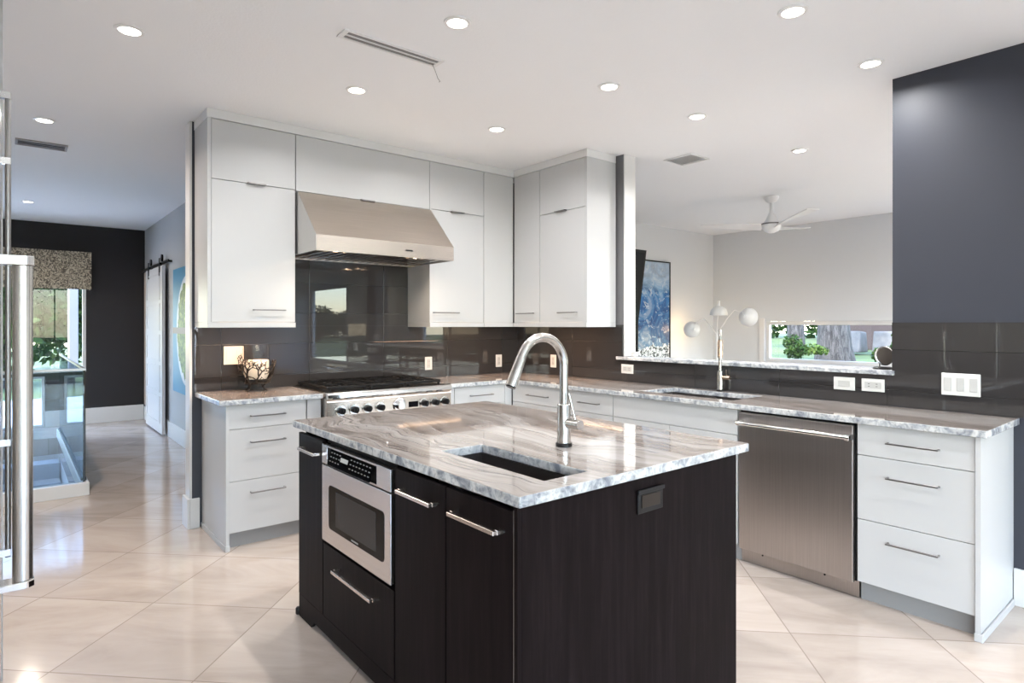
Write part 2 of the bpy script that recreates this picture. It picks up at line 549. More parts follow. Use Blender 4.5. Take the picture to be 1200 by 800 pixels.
# window helper: frame + pane in x = const or y = const wall
WN = [0]
def window(axis, p, a, b_, z0, z1, mull=0, fw=.05, d=.06, inward=-1, m='trim'):
    WN[0] += 1
    f = MB()
    def B(u0, u1, v0, v1, t0, t1):
        if axis == 'x': f.box(t0, t1, u0, u1, v0, v1)
        else: f.box(u0, u1, t0, t1, v0, v1)
    t0, t1 = p+.02, p+.02+d
    e = .002
    a += e; b_ -= e; z0 += e; z1 -= e
    B(a, a+fw, z0, z1, t0, t1); B(b_-fw, b_, z0, z1, t0, t1)
    B(a+fw, b_-fw, z0, z0+fw, t0, t1); B(a+fw, b_-fw, z1-fw, z1, t0, t1)
    for k in range(mull):
        c = a+(b_-a)*(k+1)/(mull+1); B(c-fw*.4, c+fw*.4, z0+fw, z1-fw, t0, t1)
    o = struct('window_%d' % WN[0], f, M[m])
    g = MB()
    tm = (t0+t1)/2
    if axis == 'x': g.box(tm-.003, tm+.003, a+fw*.8, b_-fw*.8, z0+fw*.8, z1-fw*.8)
    else: g.box(a+fw*.8, b_-fw*.8, tm-.003, tm+.003, z0+fw*.8, z1-fw*.8)
    g.build('pane', M['glass'], o)
    return o
for i, (a, b_, z0, z1) in enumerate(EW): window('x', EX, a, b_, z0, z1, mull=0, fw=.05)
for a, b_ in ops: window('x', -4.13, a, b_, 0, 2.35, mull=2)
for a, b_, p in rops: window('y', p-.13, a, b_, 0, 2.68, mull=2)
window('y', HY, -1.2, .80, .72, 2.20, fw=.04, m='trim')
window('y', HY, -1.2, .345, 0, .68, fw=.03, m='trim')
# sill of the low garden window
struct('trim_4', bx(EX-.05, EX+.02, 1.15, 4.47, .815, .844, bev=.004), M['trim'])
struct('trim_5', bx(EX-.022, EX-.001, 4.42, 4.50, .846, 1.46, bev=.003), M['trim'])
# portals so the sky light is sampled through the openings
def portal(loc, rot, sx, sy):
    d = bpy.data.lights.new('sky_portal', 'AREA'); d.shape = 'RECTANGLE'; d.size = sx; d.size_y = sy
    d.cycles.is_portal = True
    o = bpy.data.objects.new('sky_portal', d); col.objects.link(o); o.location = loc; o.rotation_euler = rot
for a, b_, z0, z1 in EW: portal((EX+.16, (a+b_)/2, (z0+z1)/2), (0, PI/2, 0), z1-z0, b_-a)
for a, b_ in ops: portal((-4.16, (a+b_)/2, 1.17), (0, -PI/2, 0), 2.35, b_-a)
for a, b_, p in rops: portal(((a+b_)/2, p-.17, 1.25), (PI/2, 0, 0), b_-a, 2.5)
portal((-.2, HY+.17, 1.1), (-PI/2, 0, 0), 2.0, 2.2)

# stair well: curb, steps, walls
struct('trim_6', MB().box(-1.3, .485, 5.955, 6.045, 0, .10, bev=.003).box(.425, .485, 6.045, 9.25, 0, .10, bev=.003), M['trim'])
sw = MB().box(-1.3, .44, 5.98, 6.03, -2.6, -.201).box(.44, .48, 6.03, 9.22, -2.6, -.201).box(-1.3, .44, 9.22, 9.26, -2.6, -.201).box(-1.34, -1.3, 6.03, 9.22, -2.6, -.201).box(-1.3, .44, 6.03, 9.22, -2.7, -2.6)
struct('wall_stairwell', sw, M['wallw'])
st = MB()
for k in range(10):
    yy = 8.9-k*.27
    st.box(-.6, .42, yy-.27, yy, -2.6, -.18-k*.17-.02)
struct('stair_flight', st, mat('pale grey stair treads tinted for bluish daylight', (.42, .47, .55), .5))  # blue in the tread colour stands in for bluish daylight in the well

# glass railing
rg = thing('glass_railing', 'clear glass railing with dark slim edge round the stair opening', 'railing', (.455, 6.0, .1))
bx(-1.28, .455, 5.995, 6.007, .101, 1.0).build('front_pane', M['railglass'], rg)
bx(.449, .461, 6.03, 9.2, .101, 1.0).build('side_pane', M['railglass'], rg)
MB().box(-1.28, .462, 5.992, 6.010, 1.001, 1.018).box(.446, .464, 6.011, 9.2, 1.001, 1.018).build('top_rail', M['pull'], rg)
MB().box(.446, .464, 6.009, 6.028, .101, 1.0).build('corner_strip', M['bronze'], rg)
MB().box(.436, .447, 6.06, 9.18, .101, .125).box(.463, .474, 6.06, 9.18, .101, .125).build('base_channel', M['black'], rg)

# window valance
vm, vnt, vb = new_mat('cream fabric with dark woven squiggles')
vmp = mapping(vnt, scale=(20, 1, 17))
vn = noise(vnt, vmp.outputs[0], 1.3, 2, .5, 2.5)
vr = ramp(vnt, [(.40, (.10, .085, .065)), (.49, (.16, .14, .11)), (.53, (.44, .38, .29)), (.7, (.50, .44, .34))])
vnt.links.new(vn.outputs['Fac'], vr.inputs[0]); vnt.links.new(vr.outputs[0], vb.inputs['Base Color'])
vb.inputs['Roughness'].default_value = .9
v = MB().box(-.9, .845, HY-.16, HY-.145, 1.85, 2.36, bev=.004).box(.832, .845, HY-.144, HY-.002, 1.85, 2.36).box(-.9, .831, HY-.144, HY-.002, 2.345, 2.36)
tag(v.build('window_valance', vm), 'cream and brown patterned fabric valance over the far left window', 'valance')

# backsplash
bs = MB().box(.953, WX-.011, WY-.010, WY-.0005, .918, 1.36).box(1.509, 2.582, WY-.010, WY-.0005, 1.361, 2.2)
struct('backsplash_back', bs, backsplash_mat(0), origin=(1.74, 0, .780))
bs = MB().box(WX-.010, WX-.0005, 3.213, WY-.011, .918, 1.37).box(WX-.010, WX-.0005, 1.277, 3.2125, .918, 1.087).box(WX-.010, WX-.0005, .70, 1.2765, .918, 1.382)
struct('backsplash_right', bs, backsplash_mat(1), origin=(0, .68, .780))
# pass-through ledge (quartzite)
lg = MB()
lg.box(3.765, WX+.16, 1.290, 3.199, 1.0895, 1.115, bev=.003).box(3.765, WX-.011, 3.199, 3.262, 1.0895, 1.115, bev=.003).box(3.765, WX-.0115, 1.262, 1.290, 1.0895, 1.115, bev=.003)
tag(lg.build('window_ledge', M['medge']), 'long narrow quartzite ledge capping the half wall of the pass-through', 'ledge')

# ---------------------------------------------------------------- handles
def bar_handle(parent, a, b_, out, m='pull', t=.008, stand=.03, name='handle'):
    """bar from a to b (points on the front face), standing off along out"""
    a = Vector(a); b_ = Vector(b_); out = Vector(out)
    mb = MB()
    lo = [min(a[i], b_[i]) for i in range(3)]; hi = [max(a[i], b_[i]) for i in range(3)]
    def bb(p, q, e=0.0):
        l = [min(p[i], q[i]) for i in range(3)]; h = [max(p[i], q[i]) for i in range(3)]
        for i in range(3):
            if h[i]-l[i] < t: c = (h[i]+l[i])/2; l[i] = c-t/2; h[i] = c+t/2
        mb.box(l[0], h[0], l[1], h[1], l[2], h[2], bev=.0015, seg=1)
    o = out*stand
    d = (b_-a).normalized()
    bb(a+o, b_+o)
    for p in (a+d*.004, b_-d*.004): bb(p+out*.001, p+out*(stand-t/2-.0002))
    return mb.build(name, M[m], parent)
def edge_pull(parent, a, b_, out, z):
    a = Vector(a); b_ = Vector(b_); out = Vector(out)
    lo = Vector([min(a[i], b_[i], (a+out*.03)[i], (b_+out*.03)[i]) for i in range(3)])
    hi = Vector([max(a[i], b_[i], (a+out*.03)[i], (b_+out*.03)[i]) for i in range(3)])
    for i in range(3):
        if abs(out[i]) > .5:
            if out[i] < 0: hi[i] -= .001
            else: lo[i] += .001
    return bx(lo.x, hi.x, lo.y, hi.y, z-.006, z+.002).build('edge_pull', M['pull'], parent)
G = .0018
OY = (0, -1, 0); OX = (-1, 0, 0)

# ---------------------------------------------------------------- upper cabinets, hood wall (front plane y = 4.18)
FY = 4.18; FX = 3.453
Z0, Z1, Z2, Z3 = 1.352, 1.387, 2.297, 2.679
def upper_y(name, label, x0, x1, doors, z0=Z1, side=None, grp=None, valance=True):
    """doors: list of (xa, xb, za, zb, handle) ; handle: ('bar', xa, xb) | ('edge', xa, xb) | None"""
    t = thing(name, label, 'cabinet', ((x0+x1)/2, 4.35, z0 if not valance else Z0), grp)
    bx(x0, x1, FY+.022, WY-.012, z0, CZ-.062).build('carcass', M['cabin'], t)
    if valance: (bx(x0 if not side else side[0], x1, FY-.006, FY+.016, Z0, Z1-.001, bev=.001) if not side else bx(side[0], x1, FY-.006, FY+.016, Z0, Z1-.001, bev=.001).box(side[0], side[1], FY+.017, WY-.012, Z0, Z1-.001)).build('light_rail', M['cab'], t)
    for xa, xb, za, zb, h in doors:
        d = bx(xa+G, xb-G, FY, FY+.02, za+G, zb-G, bev=.0012, seg=1).build('door', M['cab'], t)
        if h and h[0] == 'bar': bar_handle(d, (h[1], FY, 1.468), (h[2], FY, 1.468), OY)
        if h and h[0] == 'edge': edge_pull(d, (h[1], FY, 0), (h[2], FY, 0), OY, za+.001)
    if side: bx(side[0], side[1], FY-.001, WY-.012, Z1, Z3).build('side_panel', M['cab'], t)
    return t
upper_y('upper_cabinet', 'white two-door wall cabinet at the left end, above the candle holder', .975, 1.508,
        [(.975, 1.508, Z1, Z2, ('bar', 1.225, 1.435)), (.975, 1.508, Z2, Z3, ('edge', 1.19, 1.305))], side=(.953, .9745))
upper_y('upper_cabinet', 'wide low white cabinet directly above the stainless range hood', 1.512, 2.5815,
        [(1.510, 2.583, 2.29, Z3, ('edge', 1.983, 2.093))], z0=2.29, valance=False)
upper_y('upper_cabinet', 'white two-door wall cabinet just right of the range hood', 2.600, 3.122,
        [(2.584, 3.123, Z1, Z2, ('bar', 2.61, 2.855)), (2.584, 3.123, Z2, Z3, ('edge', 2.78, 2.905))], side=(2.5835, 2.5995))
upper_y('upper_cabinet', 'tall narrow white corner wall cabinet with no handle', 3.1245, 3.4500,
        [(3.124, 3.450, Z1, Z3, None)])
def upper_x(name, label, y0, y1, doors, side=None):
    t = thing(name, label, 'cabinet', (3.62, (y0+y1)/2, Z0))
    bx(FX+.022, WX-.012, y0, y1, Z1, CZ-.062).build('carcass', M['cabin'], t)
    lr = bx(FX-.006, FX+.016, y0 if not side else side[0], y1, Z0, Z1-.001, bev=.001)
    if side: lr.box(FX+.017, WX-.012, side[0], side[1], Z0, Z1-.001)
    lr.build('light_rail', M['cab'], t)
    for ya, yb, za, zb, h in doors:
        d = bx(FX, FX+.02, ya+G, yb-G, za+G, zb-G, bev=.0012, seg=1).build('door', M['cab'], t)
        if h and h[0] == 'bar': bar_handle(d, (FX, h[1], 1.468), (FX, h[2], 1.468), OX)
        if h and h[0] == 'edge': edge_pull(d, (FX, h[1], 0), (FX, h[2], 0), OX, za+.001)
    if side: bx(FX-.001, WX-.012, side[0], side[1], Z1, Z3).build('side_panel', M['cab'], t)
upper_x('upper_cabinet', 'tall narrow white wall cabinet with one short handle, right of the corner', 3.8325, 4.170,
        [(3.832, 4.172, Z1, Z3, ('bar', 3.90, 4.115))])
upper_x('upper_cabinet', 'white two-door wall cabinet beside the pass-through opening', 3.3035, 3.8315,
        [(3.303, 3.832, Z1, 2.293, ('bar', 3.385, 3.59)), (3.303, 3.832, 2.293, Z3, ('edge', 3.505, 3.624))], side=(3.283, 3.303))
# cornice
cn = MB().box(.950, FX-.003, FY-.004, FY+.014, Z3+.001, CZ-.001).box(FX-.004, FX+.014, 3.280, FY+.014, Z3+.001, CZ-.001)
cn.box(.950, .967, FY+.0145, WY-.012, Z3+.001, CZ-.001).box(FX+.0145, WX-.012, 3.280, 3.297, Z3+.001, CZ-.001)
tag(cn.build('cabinet_cornice', mat('bright white cornice lacquer', (.74, .74, .74), .3)), 'plain white cornice strip between the wall cabinets and ceiling', 'cornice')

# under-cabinet strips
def strip(label, x0, x1, y0, y1, w, rot=0):
    o = tag(bx(x0, x1, y0, y1, Z1-.009, Z1-.001).build('under_cabinet_light', M['warmdisc']), label, 'light')
    d = bpy.data.lights.new('under_cabinet_lamp', 'AREA'); d.shape = 'RECTANGLE'
    d.size = x1-x0; d.size_y = y1-y0; d.energy = w; d.color = (1.0, .62, .38)
    l = bpy.data.objects.new('under_cabinet_lamp', d); col.objects.link(l); l.parent = o
    l.location = (0, 0, -.003)
strip('thin warm light strip under the leftmost wall cabinet', 1.03, 1.45, 4.204, 4.222, 3.2)
strip('thin warm light strip under the cabinets right of the hood', 2.66, 3.35, 4.204, 4.222, 2.4)
strip('thin warm light strip under the cabinets beside the pass-through', 3.477, 3.495, 3.35, 4.05, 3.2)

# ---------------------------------------------------------------- range hood
HX0, HX1 = 1.515, 2.580
hd = thing('range_hood', 'stainless steel wall range hood with sloping front', 'range hood', (2.05, 4.1, 1.85))
h = MB()
h.prism([(4.176, 2.283), (4.155, 2.283), (3.832, 1.955), (3.832, 1.852), (3.850, 1.852), (3.850, 1.945), (4.176, 2.268)], 0, HX0+.002, HX1-.002)
h.box(HX0+.02, HX1-.02, 3.851, 3.885, 1.862, 1.875)
h.build('front_panel', M['steel'], hd)
for xa in (HX0, HX1-.0018):
    MB().prism([(4.525, 2.283), (4.155, 2.283), (3.832, 1.955), (3.832, 1.852), (4.525, 1.852)], 0, xa, xa+.0018).build('side_panel', M['steelz'], hd)
MB().box(HX0+.002, HX1-.002, 4.49, 4.525, 1.854, 1.895).build('rear_rail', M['steel'], hd)
bf = MB()
n = 15
for k in range(n):
    x = HX0+.05+(HX1-HX0-.1)*k/(n-1)
    bf.prism([(x-.022, 1.861), (x+.006, 1.861), (x+.016, 1.888), (x+.010, 1.888), (x+.002, 1.866), (x-.022, 1.866)], 1, 3.950, 4.485)
bf.build('baffle_filter', M['pullb'], hd)
for hx_ in (HX0+.22, HX1-.22):  # lamps added behind the lip to brighten the baffles
    hl = MB().lathe([(.025, 0), (.025, .006), (0, .006)], (hx_, 3.918, 1.890), seg=20).build('baffle_fill_light', M['warmdisc'], hd)
    d = bpy.data.lights.new('lamp', 'AREA'); d.shape = 'DISK'; d.size = .05; d.energy = 3.0; d.color = (1, .80, .60)
    l = bpy.data.objects.new('lamp', d); col.objects.link(l); l.parent = hd; l.location = Vector((hx_, 3.918, 1.888))-Vector((2.05, 4.1, 1.85))
bx(HX0+.003, HX1-.003, 3.855, 4.488, 1.899, 1.905).build('inner_pan', M['black'], hd)
tag(bx(2.17, 2.225, 3.828, 3.8315, 1.895, 1.905).build('badge', M['black'], hd), 'small dark maker badge')

# ---------------------------------------------------------------- countertops
SLT, SLB = .916, .8835
def slab(mb, x0, x1, y0, y1, holes=()):
    """slab with rectangular holes cut (grid), material 0 top, 1 edges"""
    xs = sorted({x0, x1, *[v for h in holes for v in h[:2]]}); ys = sorted({y0, y1, *[v for h in holes for v in h[2:]]})
    def inside(x, y): return any(h[0] < x < h[1] and h[2] < y < h[3] for h in holes)
    tmp = bmesh.new(); V = {}
    def v(x, y, z):
        k = (round(x, 5), round(y, 5), z)
        if k not in V: V[k] = tmp.verts.new((x, y, z))
        return V[k]
    cells = {}
    for i in range(len(xs)-1):
        for j in range(len(ys)-1):
            cells[i, j] = not inside((xs[i]+xs[i+1])/2, (ys[j]+ys[j+1])/2)
    for (i, j), s in cells.items():
        if not s: continue
        a, b_, c, d = xs[i], xs[i+1], ys[j], ys[j+1]
        f = tmp.faces.new([v(a, c, SLT), v(b_, c, SLT), v(b_, d, SLT), v(a, d, SLT)]); f.material_index = 0
        f = tmp.faces.new([v(a, c, SLB), v(a, d, SLB), v(b_, d, SLB), v(b_, c, SLB)]); f.material_index = 1
        for di, dj, p, q in ((-1, 0, (a, d), (a, c)), (1, 0, (b_, c), (b_, d)), (0, -1, (a, c), (b_, c)), (0, 1, (b_, d), (a, d))):
            if not cells.get((i+di, j+dj), False):
                f = tmp.faces.new([v(*p, SLB), v(*q, SLB), v(*q, SLT), v(*p, SLT)]); f.material_index = 1
    mp = {}
    for q in tmp.verts: mp[q] = mb.bm.verts.new(q.co)
    for f in tmp.faces: nf = mb.bm.faces.new([mp[q] for q in f.verts]); nf.material_index = f.material_index
    tmp.free(); return mb
def finish_slab(mb, name, label, cat='countertop', origin=None):
    o = mb.build(name, [M['mtop'], M['medge']], None, origin)
    bv = o.modifiers.new('bevel', 'BEVEL'); bv.width = .004; bv.segments = 2; bv.limit_method = 'ANGLE'; bv.angle_limit = math.radians(50); bv.material = -1
    return tag(o, label, cat)
finish_slab(slab(MB(), .955, 1.594, 3.905, WY-.012), 'countertop', 'short quartzite countertop left of the range, under the candle holder')
# L corner piece built from two rectangles sharing an edge
cm = slab(MB(), 2.590, 3.213, 3.913, WY-.012); slab(cm, 3.2131, WX-.012, 2.675, WY-.012)
o = finish_slab(cm, 'countertop', 'quartzite corner countertop running from the range to the sink')
o = finish_slab(slab(MB(), 3.213, WX-.012, .72, 2.672, holes=[(3.345, 3.70, 1.985, 2.765-.10)]), 'countertop', 'long quartzite countertop over the dishwasher and drawers, with a sink cut-out')
# ---------------------------------------------------------------- base cabinets
def base_y(label, x0, x1, fronts, side=None, name='base_cabinet'):
    t = thing(name, label, 'cabinet', ((x0+x1)/2, 4.2, 0))
    F = 3.94
    bx(x0, x1, F+.021, WY-.012, .10, SLB-.001).build('carcass', M['cabin'], t)
    bx(x0, x1, F+.055, F+.07, 0.0, .0995).build('toe_kick', M['toe'], t)
    for kind, xa, xb, za, zb, h in fronts:
        d = bx(xa+G, xb-G, F, F+.02, za+G, zb-G, bev=.0012, seg=1).build(kind, M['cab'], t)
        if h: bar_handle(d, (h[0], F, h[2]), (h[1], F, h[2]), OY)
    if side:
        bx(side[0], side[1], F-.012, WY-.012, 0, SLB-.001).build('side_panel', M['cab'], t)
        MB().box(side[0]-.008, side[0]-.0005, F-.02, WY-.02, 0, .035, bev=.003).box(side[0]-.008, side[1]+.002, F-.02, F-.0125, 0, .035, bev=.002).build('shoe_moulding', M['cab'], t)
    return t
base_y('white three-drawer base cabinet at the left end of the hood wall', 1.017, 1.493,
       [('drawer', 1.017, 1.493, .731, .881, (1.139, 1.353, .807)), ('drawer', 1.017, 1.493, .413, .731, (1.139, 1.353, .646)), ('drawer', 1.017, 1.493, .10, .413, (1.139, 1.353, .336))], side=(.998, 1.0165))
base_y('very narrow white pull-out cabinet between drawers and range', 1.4975, 1.594, [('front_panel', 1.497, 1.594, .10, .881, None)])
base_y('white base cabinet immediately right of the range', 2.592, 3.195,
       [('filler', 2.592, 2.660, .10, .881, None), ('drawer', 2.660, 3.160, .731, .881, (2.804, 3.025, .807)), ('door', 2.660, 3.160, .10, .731, (2.72, 2.93, .66)), ('filler', 3.160, 3.2365, .10, .881, None)])
def base_x(label, y0, y1, fronts, side=None, drop=False):
    F = 3.24
    t = thing('base_cabinet', label, 'cabinet', (3.5, (y0+y1)/2, 0))
    c = MB()
    if drop: c.box(F+.021, WX-.012, y0, y1, .10, .60).box(F+.021, F+.04, y0, y1, .60, SLB-.001)
    else: c.box(F+.021, WX-.012, y0, y1, .10, SLB-.001)
    c.build('carcass', M['cabin'], t)
    bx(F+.05, F+.065, y0, y1, 0.0, .0995).build('toe_kick', M['toe'], t)
    for kind, ya, yb, za, zb, h in fronts:
        d = bx(F, F+.02, ya+G, yb-G, za+G, zb-G, bev=.0012, seg=1).build(kind, M['cab'], t)
        if h: bar_handle(d, (F, h[0], h[2]), (F, h[1], h[2]), OX)
    if side:
        bx(F-.010, WX-.003, side[0], side[1], 0, SLB-.001).build('side_panel', M['cab'], t)
        MB().box(F-.018, F-.0105, side[0]-.010, side[1]+.003, 0, .035, bev=.003).box(F-.0100, WX-.03, side[0]-.010, side[0]-.0005, 0, .035, bev=.003).build('shoe_moulding', M['cab'], t)
    return t
base_x('white three-drawer base cabinet at the right end beside the dishwasher', .765, 1.246,
       [('drawer', .765, 1.246, .728, .881, (.896, 1.111, .805)), ('drawer', .765, 1.246, .412, .728, (.896, 1.111, .638)), ('drawer', .765, 1.246, .10, .412, (.896, 1.111, .327))], side=(.745, .7645))
base_x('wide white sink base cabinet left of the dishwasher', 1.890, 2.834,
       [('false_front', 1.890, 2.834, .731, .881, None), ('door', 1.890, 2.362, .10, .731, (2.14, 2.33, .66)), ('door', 2.362, 2.834, .10, .731, (2.39, 2.58, .66))], drop=True)
base_x('white drawer cabinet left of the sink base, behind the island faucet', 2.8375, 3.270,
       [('drawer', 2.836, 3.272, .731, .881, (2.953, 3.155, .803)), ('door', 2.836, 3.272, .10, .731, (3.0, 3.2, .66))])
base_x('white drawer cabinet nearest the corner on the pass-through side', 3.2745, 3.92,
       [('drawer', 3.274, 3.936, .731, .881, (3.488, 3.732, .803)), ('door', 3.274, 3.936, .10, .731, (3.5, 3.7, .66))])

# ---------------------------------------------------------------- dishwasher
dw = thing('dishwasher', 'stainless steel dishwasher with long tubular handle', 'dishwasher', (3.5, 1.567, 0))
bx(3.262, 3.78, 1.255, 1.881, .09, SLB-.003).build('body', M['black'], dw)
d = bx(3.236, 3.261, 1.264, 1.879, .087, .868, bev=.003).build('door', M['dwsteel'], dw)
MB().cyl((3.188, 1.262, .812), (3.188, 1.868, .812), .0115).build('handle', M['chrome'], d)
for yy in (1.274, 1.856): MB().box(3.180, 3.2355, yy-.012, yy+.012, .797, .827, bev=.004).build('handle_bracket', M['chrome'], d)
kp = MB().box(3.283, 3.30, 1.252, 1.886, .004, .086)
kp.build('kick_plate', M['dwsteel'], dw)
for yy in (1.42, 1.76): MB().cyl((3.2825, yy, .066), (3.280, yy, .066), .005).build('screw', M['black'], dw)

# ---------------------------------------------------------------- range
rn = thing('gas_range', 'stainless steel pro gas range with black grates and eight knobs', 'range', (2.09, 4.2, 0))
RX0, RX1 = 1.604, 2.578
bx(RX0, RX1, 3.905, WY-.014, .10, .885).build('body', M['steelz'], rn)
bx(RX0+.02, RX1-.02, 3.95, 3.97, 0, .099).build('kick_plate', M['steel'], rn)
MB().prism([(3.904, .885), (3.874, .872), (3.866, .855), (3.868, .725), (3.904, .715)], 0, RX0, RX1).build('control_panel', M['steel'], rn)
br = [(3.90, .887), (3.862, .8725), (3.852, .885), (3.852, .905), (3.862, .918), (3.878, .922), (3.925, .922), (3.925, .887)]
MB().prism(br, 0, RX0, RX1).build('bullnose', M['chrome'], rn)
bx(RX0, RX1, 3.926, WY-.014, .887, .915).build('cooktop', M['steel'], rn)
bx(RX0+.03, RX1-.03, 3.95, WY-.03, .9155, .920).build('burner_tray', M['iron'], rn)
dd = bx(RX0+.01, RX1-.01, 3.875, 3.904, .17, .70, bev=.004).build('oven_door', M['steel'], rn)
bx(RX0+.2, RX1-.2, 3.8735, 3.8748, .30, .56).build('oven_window', M['bglass'], dd)
MB().cyl((RX0+.05, 3.835, .66), (RX1-.05, 3.835, .66), .014).cyl((RX0+.09, 3.835, .66), (RX0+.09, 3.8745, .66), .01).cyl((RX1-.09, 3.835, .66), (RX1-.09, 3.8745, .66), .01).build('oven_handle', M['chrome'], dd)
for i, x in enumerate((1.697, 1.793, 1.889, 1.986, 2.138, 2.340, 2.430, 2.518)):
    big = (i == 4); R = .050 if big else .037
    k = MB().lathe([(R, 0), (R, .004), (R*.86, .008), (R*.86, .012)], (x, 3.8655, .797), (0, -1, -.01), 32)
    k = k.build('bezel', M['chrome'], rn)
    kk = MB().lathe([(R*.62, 0), (R*.60, .026), (R*.52, .03), (0, .03)], (x, 3.8525, .797), (0, -1, 0), 28)
    if not big: kk.box(x-.007, x+.007, 3.812, 3.823, .797-R*.55, .797+R*.55, bev=.003)
    tag(kk.build('knob', M['chrome'] if big else M['black'], k), 'polished metal dial' if big else None)
bx(2.215, 2.29, 3.8635, 3.8655, .775, .815).build('display', M['bglass'], rn)
for gi in range(3):
    gx0 = RX0+.035+gi*.303; gx1 = gx0+.298
    g = MB(); zt = .952
    for xx in (gx0, gx1-.014): g.box(xx, xx+.014, 3.95, 4.50, .934, zt, bev=.003, seg=1)
    for yy in (3.95, 4.218, 4.486): g.box(gx0+.014, gx1-.014, yy, yy+.014, .934, zt, bev=.003, seg=1)
    cx = (gx0+gx1)/2
    for cy in (4.09, 4.36):
        for a in range(8):
            t = a*PI/4
            ex = (gx1-gx0)/2-.012; ey = .125
            sx_ = max(-ex, min(ex, math.cos(t)*.2)); sy_ = max(-ey, min(ey, math.sin(t)*.2))
            g.tube([(cx+math.cos(t)*.035, cy+math.sin(t)*.035, zt-.004), (cx+sx_*.6, cy+sy_*.6, zt+.002), (cx+sx_, cy+sy_, zt-.006)], .0055, 6)
    for xx in (gx0+.02, gx1-.02):
        for yy in (3.957, 4.493): g.box(xx-.006, xx+.006, yy-.006, yy+.006, .9205, .935)
    g.build('grate', M['iron'], rn)
    for cy in (4.09, 4.36):
        MB().lathe([(.055, 0), (.055, .010), (.035, .013), (.035, .021), (0, .023)], (cx, cy, .9205), seg=24).build('burner', M['black'], rn)

# ---------------------------------------------------------------- island
IX0, IX1, IY0, IY1 = 1.062, 2.135, 1.250, 2.860
isl = thing('kitchen_island', 'dark espresso wood kitchen island cabinet with steel bar handles', 'kitchen island', ((IX0+IX1)/2, (IY0+IY1)/2, 0))
cs = MB()
# hollow shell so sink and microwave sit inside
cs.box(IX0+.02, IX1, IY1-.02, IY1, .0, SLB-.001)
cs.box(IX1-.02, IX1, IY0+.02, IY1-.0205, .0, SLB-.001)
cs.box(IX0+.06, IX1-.0205, IY0+.02, IY1-.0205, .10, .12)
cs.box(IX0+.021, IX0+.30, 2.560, 2.578, .1205, SLB-.002).box(IX0+.021, IX0+.30, 1.912, 1.924, .1205, SLB-.002)
cs.box(IX0+.0005, IX0+.03, 1.935, 2.556, .859, SLB-.002)
cs.build('carcass', M['wood'], isl)
bx(IX0, IX1, IY0, IY0+.0195, .004, SLB-.001, bev=.0015, seg=1).build('end_panel', M['wood'], isl)
bx(IX0-.016, IX0-.0005, IY0, IY0+.014, .004, SLB-.002).build('corner_post', M['wood'], isl)
FI = IX0-.018
def isl_front(kind, ya, yb, za, zb, h):
    d = bx(FI, FI+.018, ya+G, yb-G, za+G, zb-G, bev=.0012, seg=1).build(kind, M['wood'], isl)
    if h: bar_handle(d, (FI, h[0], h[2]), (FI, h[1], h[2]), OX, 'pullb', t=.013, stand=.036)
    return d
isl_front('door', 2.563, 2.850, .110, .868, (2.572, 2.757, .808))
isl_front('drawer', 1.926, 2.560, .110, .430, (2.035, 2.381, .365))
isl_front('door', 1.596, 1.920, .110, .868, (1.629, 1.845, .806))
isl_front('door', 1.268, 1.593, .110, .868, (1.300, 1.528, .806))
MB().box(FI+.002, FI+.0175, 1.264, 1.2675, .110, .868).build('gap_gleam_strip', M['pull'], isl)  # strip shaped to stand in for a gleam of light in the gap
# skirt with bracket feet
sk = MB().prism([(2.850, .108), (1.268, .108), (1.268, .004), (1.36, .004), (1.385, .035), (2.665, .035), (2.690, .012), (2.700, .004), (2.850, .004)], 0, FI+.002, FI+.0175)
sk.build('base_skirt', M['wood'], isl)
bx(FI+.075, FI+.09, 1.28, 2.82, .0, .099).build('toe_kick', mat('dark grey island toe kick', (.05, .045, .045), .35), isl)
MB().lathe([(.010, 0), (.013, .004), (.013, .028), (.009, .033)], (FI+.004, 2.866, .004), seg=16).build('foot', M['black'], isl)
# dark outlet on the end panel
ou = thing('wall_outlet', 'dark brown horizontal power outlet on the island end panel', 'outlet', (1.607, IY0-.004, .76))
bx(1.543, 1.671, IY0-.006, IY0-.0006, .764, .839, bev=.002).build('cover_plate', M['black'], ou)
bx(1.560, 1.654, IY0-.009, IY0-.0062, .781, .822, bev=.001).build('socket_face', M['bronze'], ou)
bx(1.540, 1.674, IY0-.012, IY0-.0062, .828, .842, bev=.002).build('hood_lip', M['black'], ou)

icm = slab(MB(), 1.035, 2.188, 1.228, 2.905, holes=[(1.200, 1.382, 1.312, 1.862)])
o = finish_slab(icm, 'island_countertop', 'polished grey-white quartzite island top with small trough sink cut-out', origin=(1.6, 2.4, .9))
# trough sink
s = MB(); x0, x1, y0, y1, zb = 1.192, 1.390, 1.304, 1.870, .72
s.box(x0, x0+.006, y0, y1, zb, SLB-.002).box(x1-.006, x1, y0, y1, zb, SLB-.002).box(x0+.006, x1-.006, y0, y0+.006, zb, SLB-.002).box(x0+.006, x1-.006, y1-.006, y1, zb, SLB-.002).box(x0, x1, y0, y1, zb-.006, zb)
sk_ = thing('trough_sink', 'narrow dark steel trough sink set under the island top', 'sink', ((x0+x1)/2, (y0+y1)/2, zb-.006))
s.build('basin', M['sinkm'], sk_)
MB().lathe([(.035, 0), (.035, .002), (.026, .004), (0, .003)], (1.29, 1.60, zb+.0005)).build('drain', M['chrome'], sk_)

# microwave drawer
mw = thing('microwave_drawer', 'stainless microwave drawer built into the island', 'microwave', (1.2, 2.245, .44))
MY0, MY1 = 1.937, 2.553
MF = FI-.008
bx(IX0+.005, IX0+.45, MY0+.02, MY1-.02, .45, .855).build('body', M['black'], mw)
fr = bx(MF, IX0-.002, MY0, MY1, .446, .770, bev=.002).build('drawer_front', M['steely'], mw)
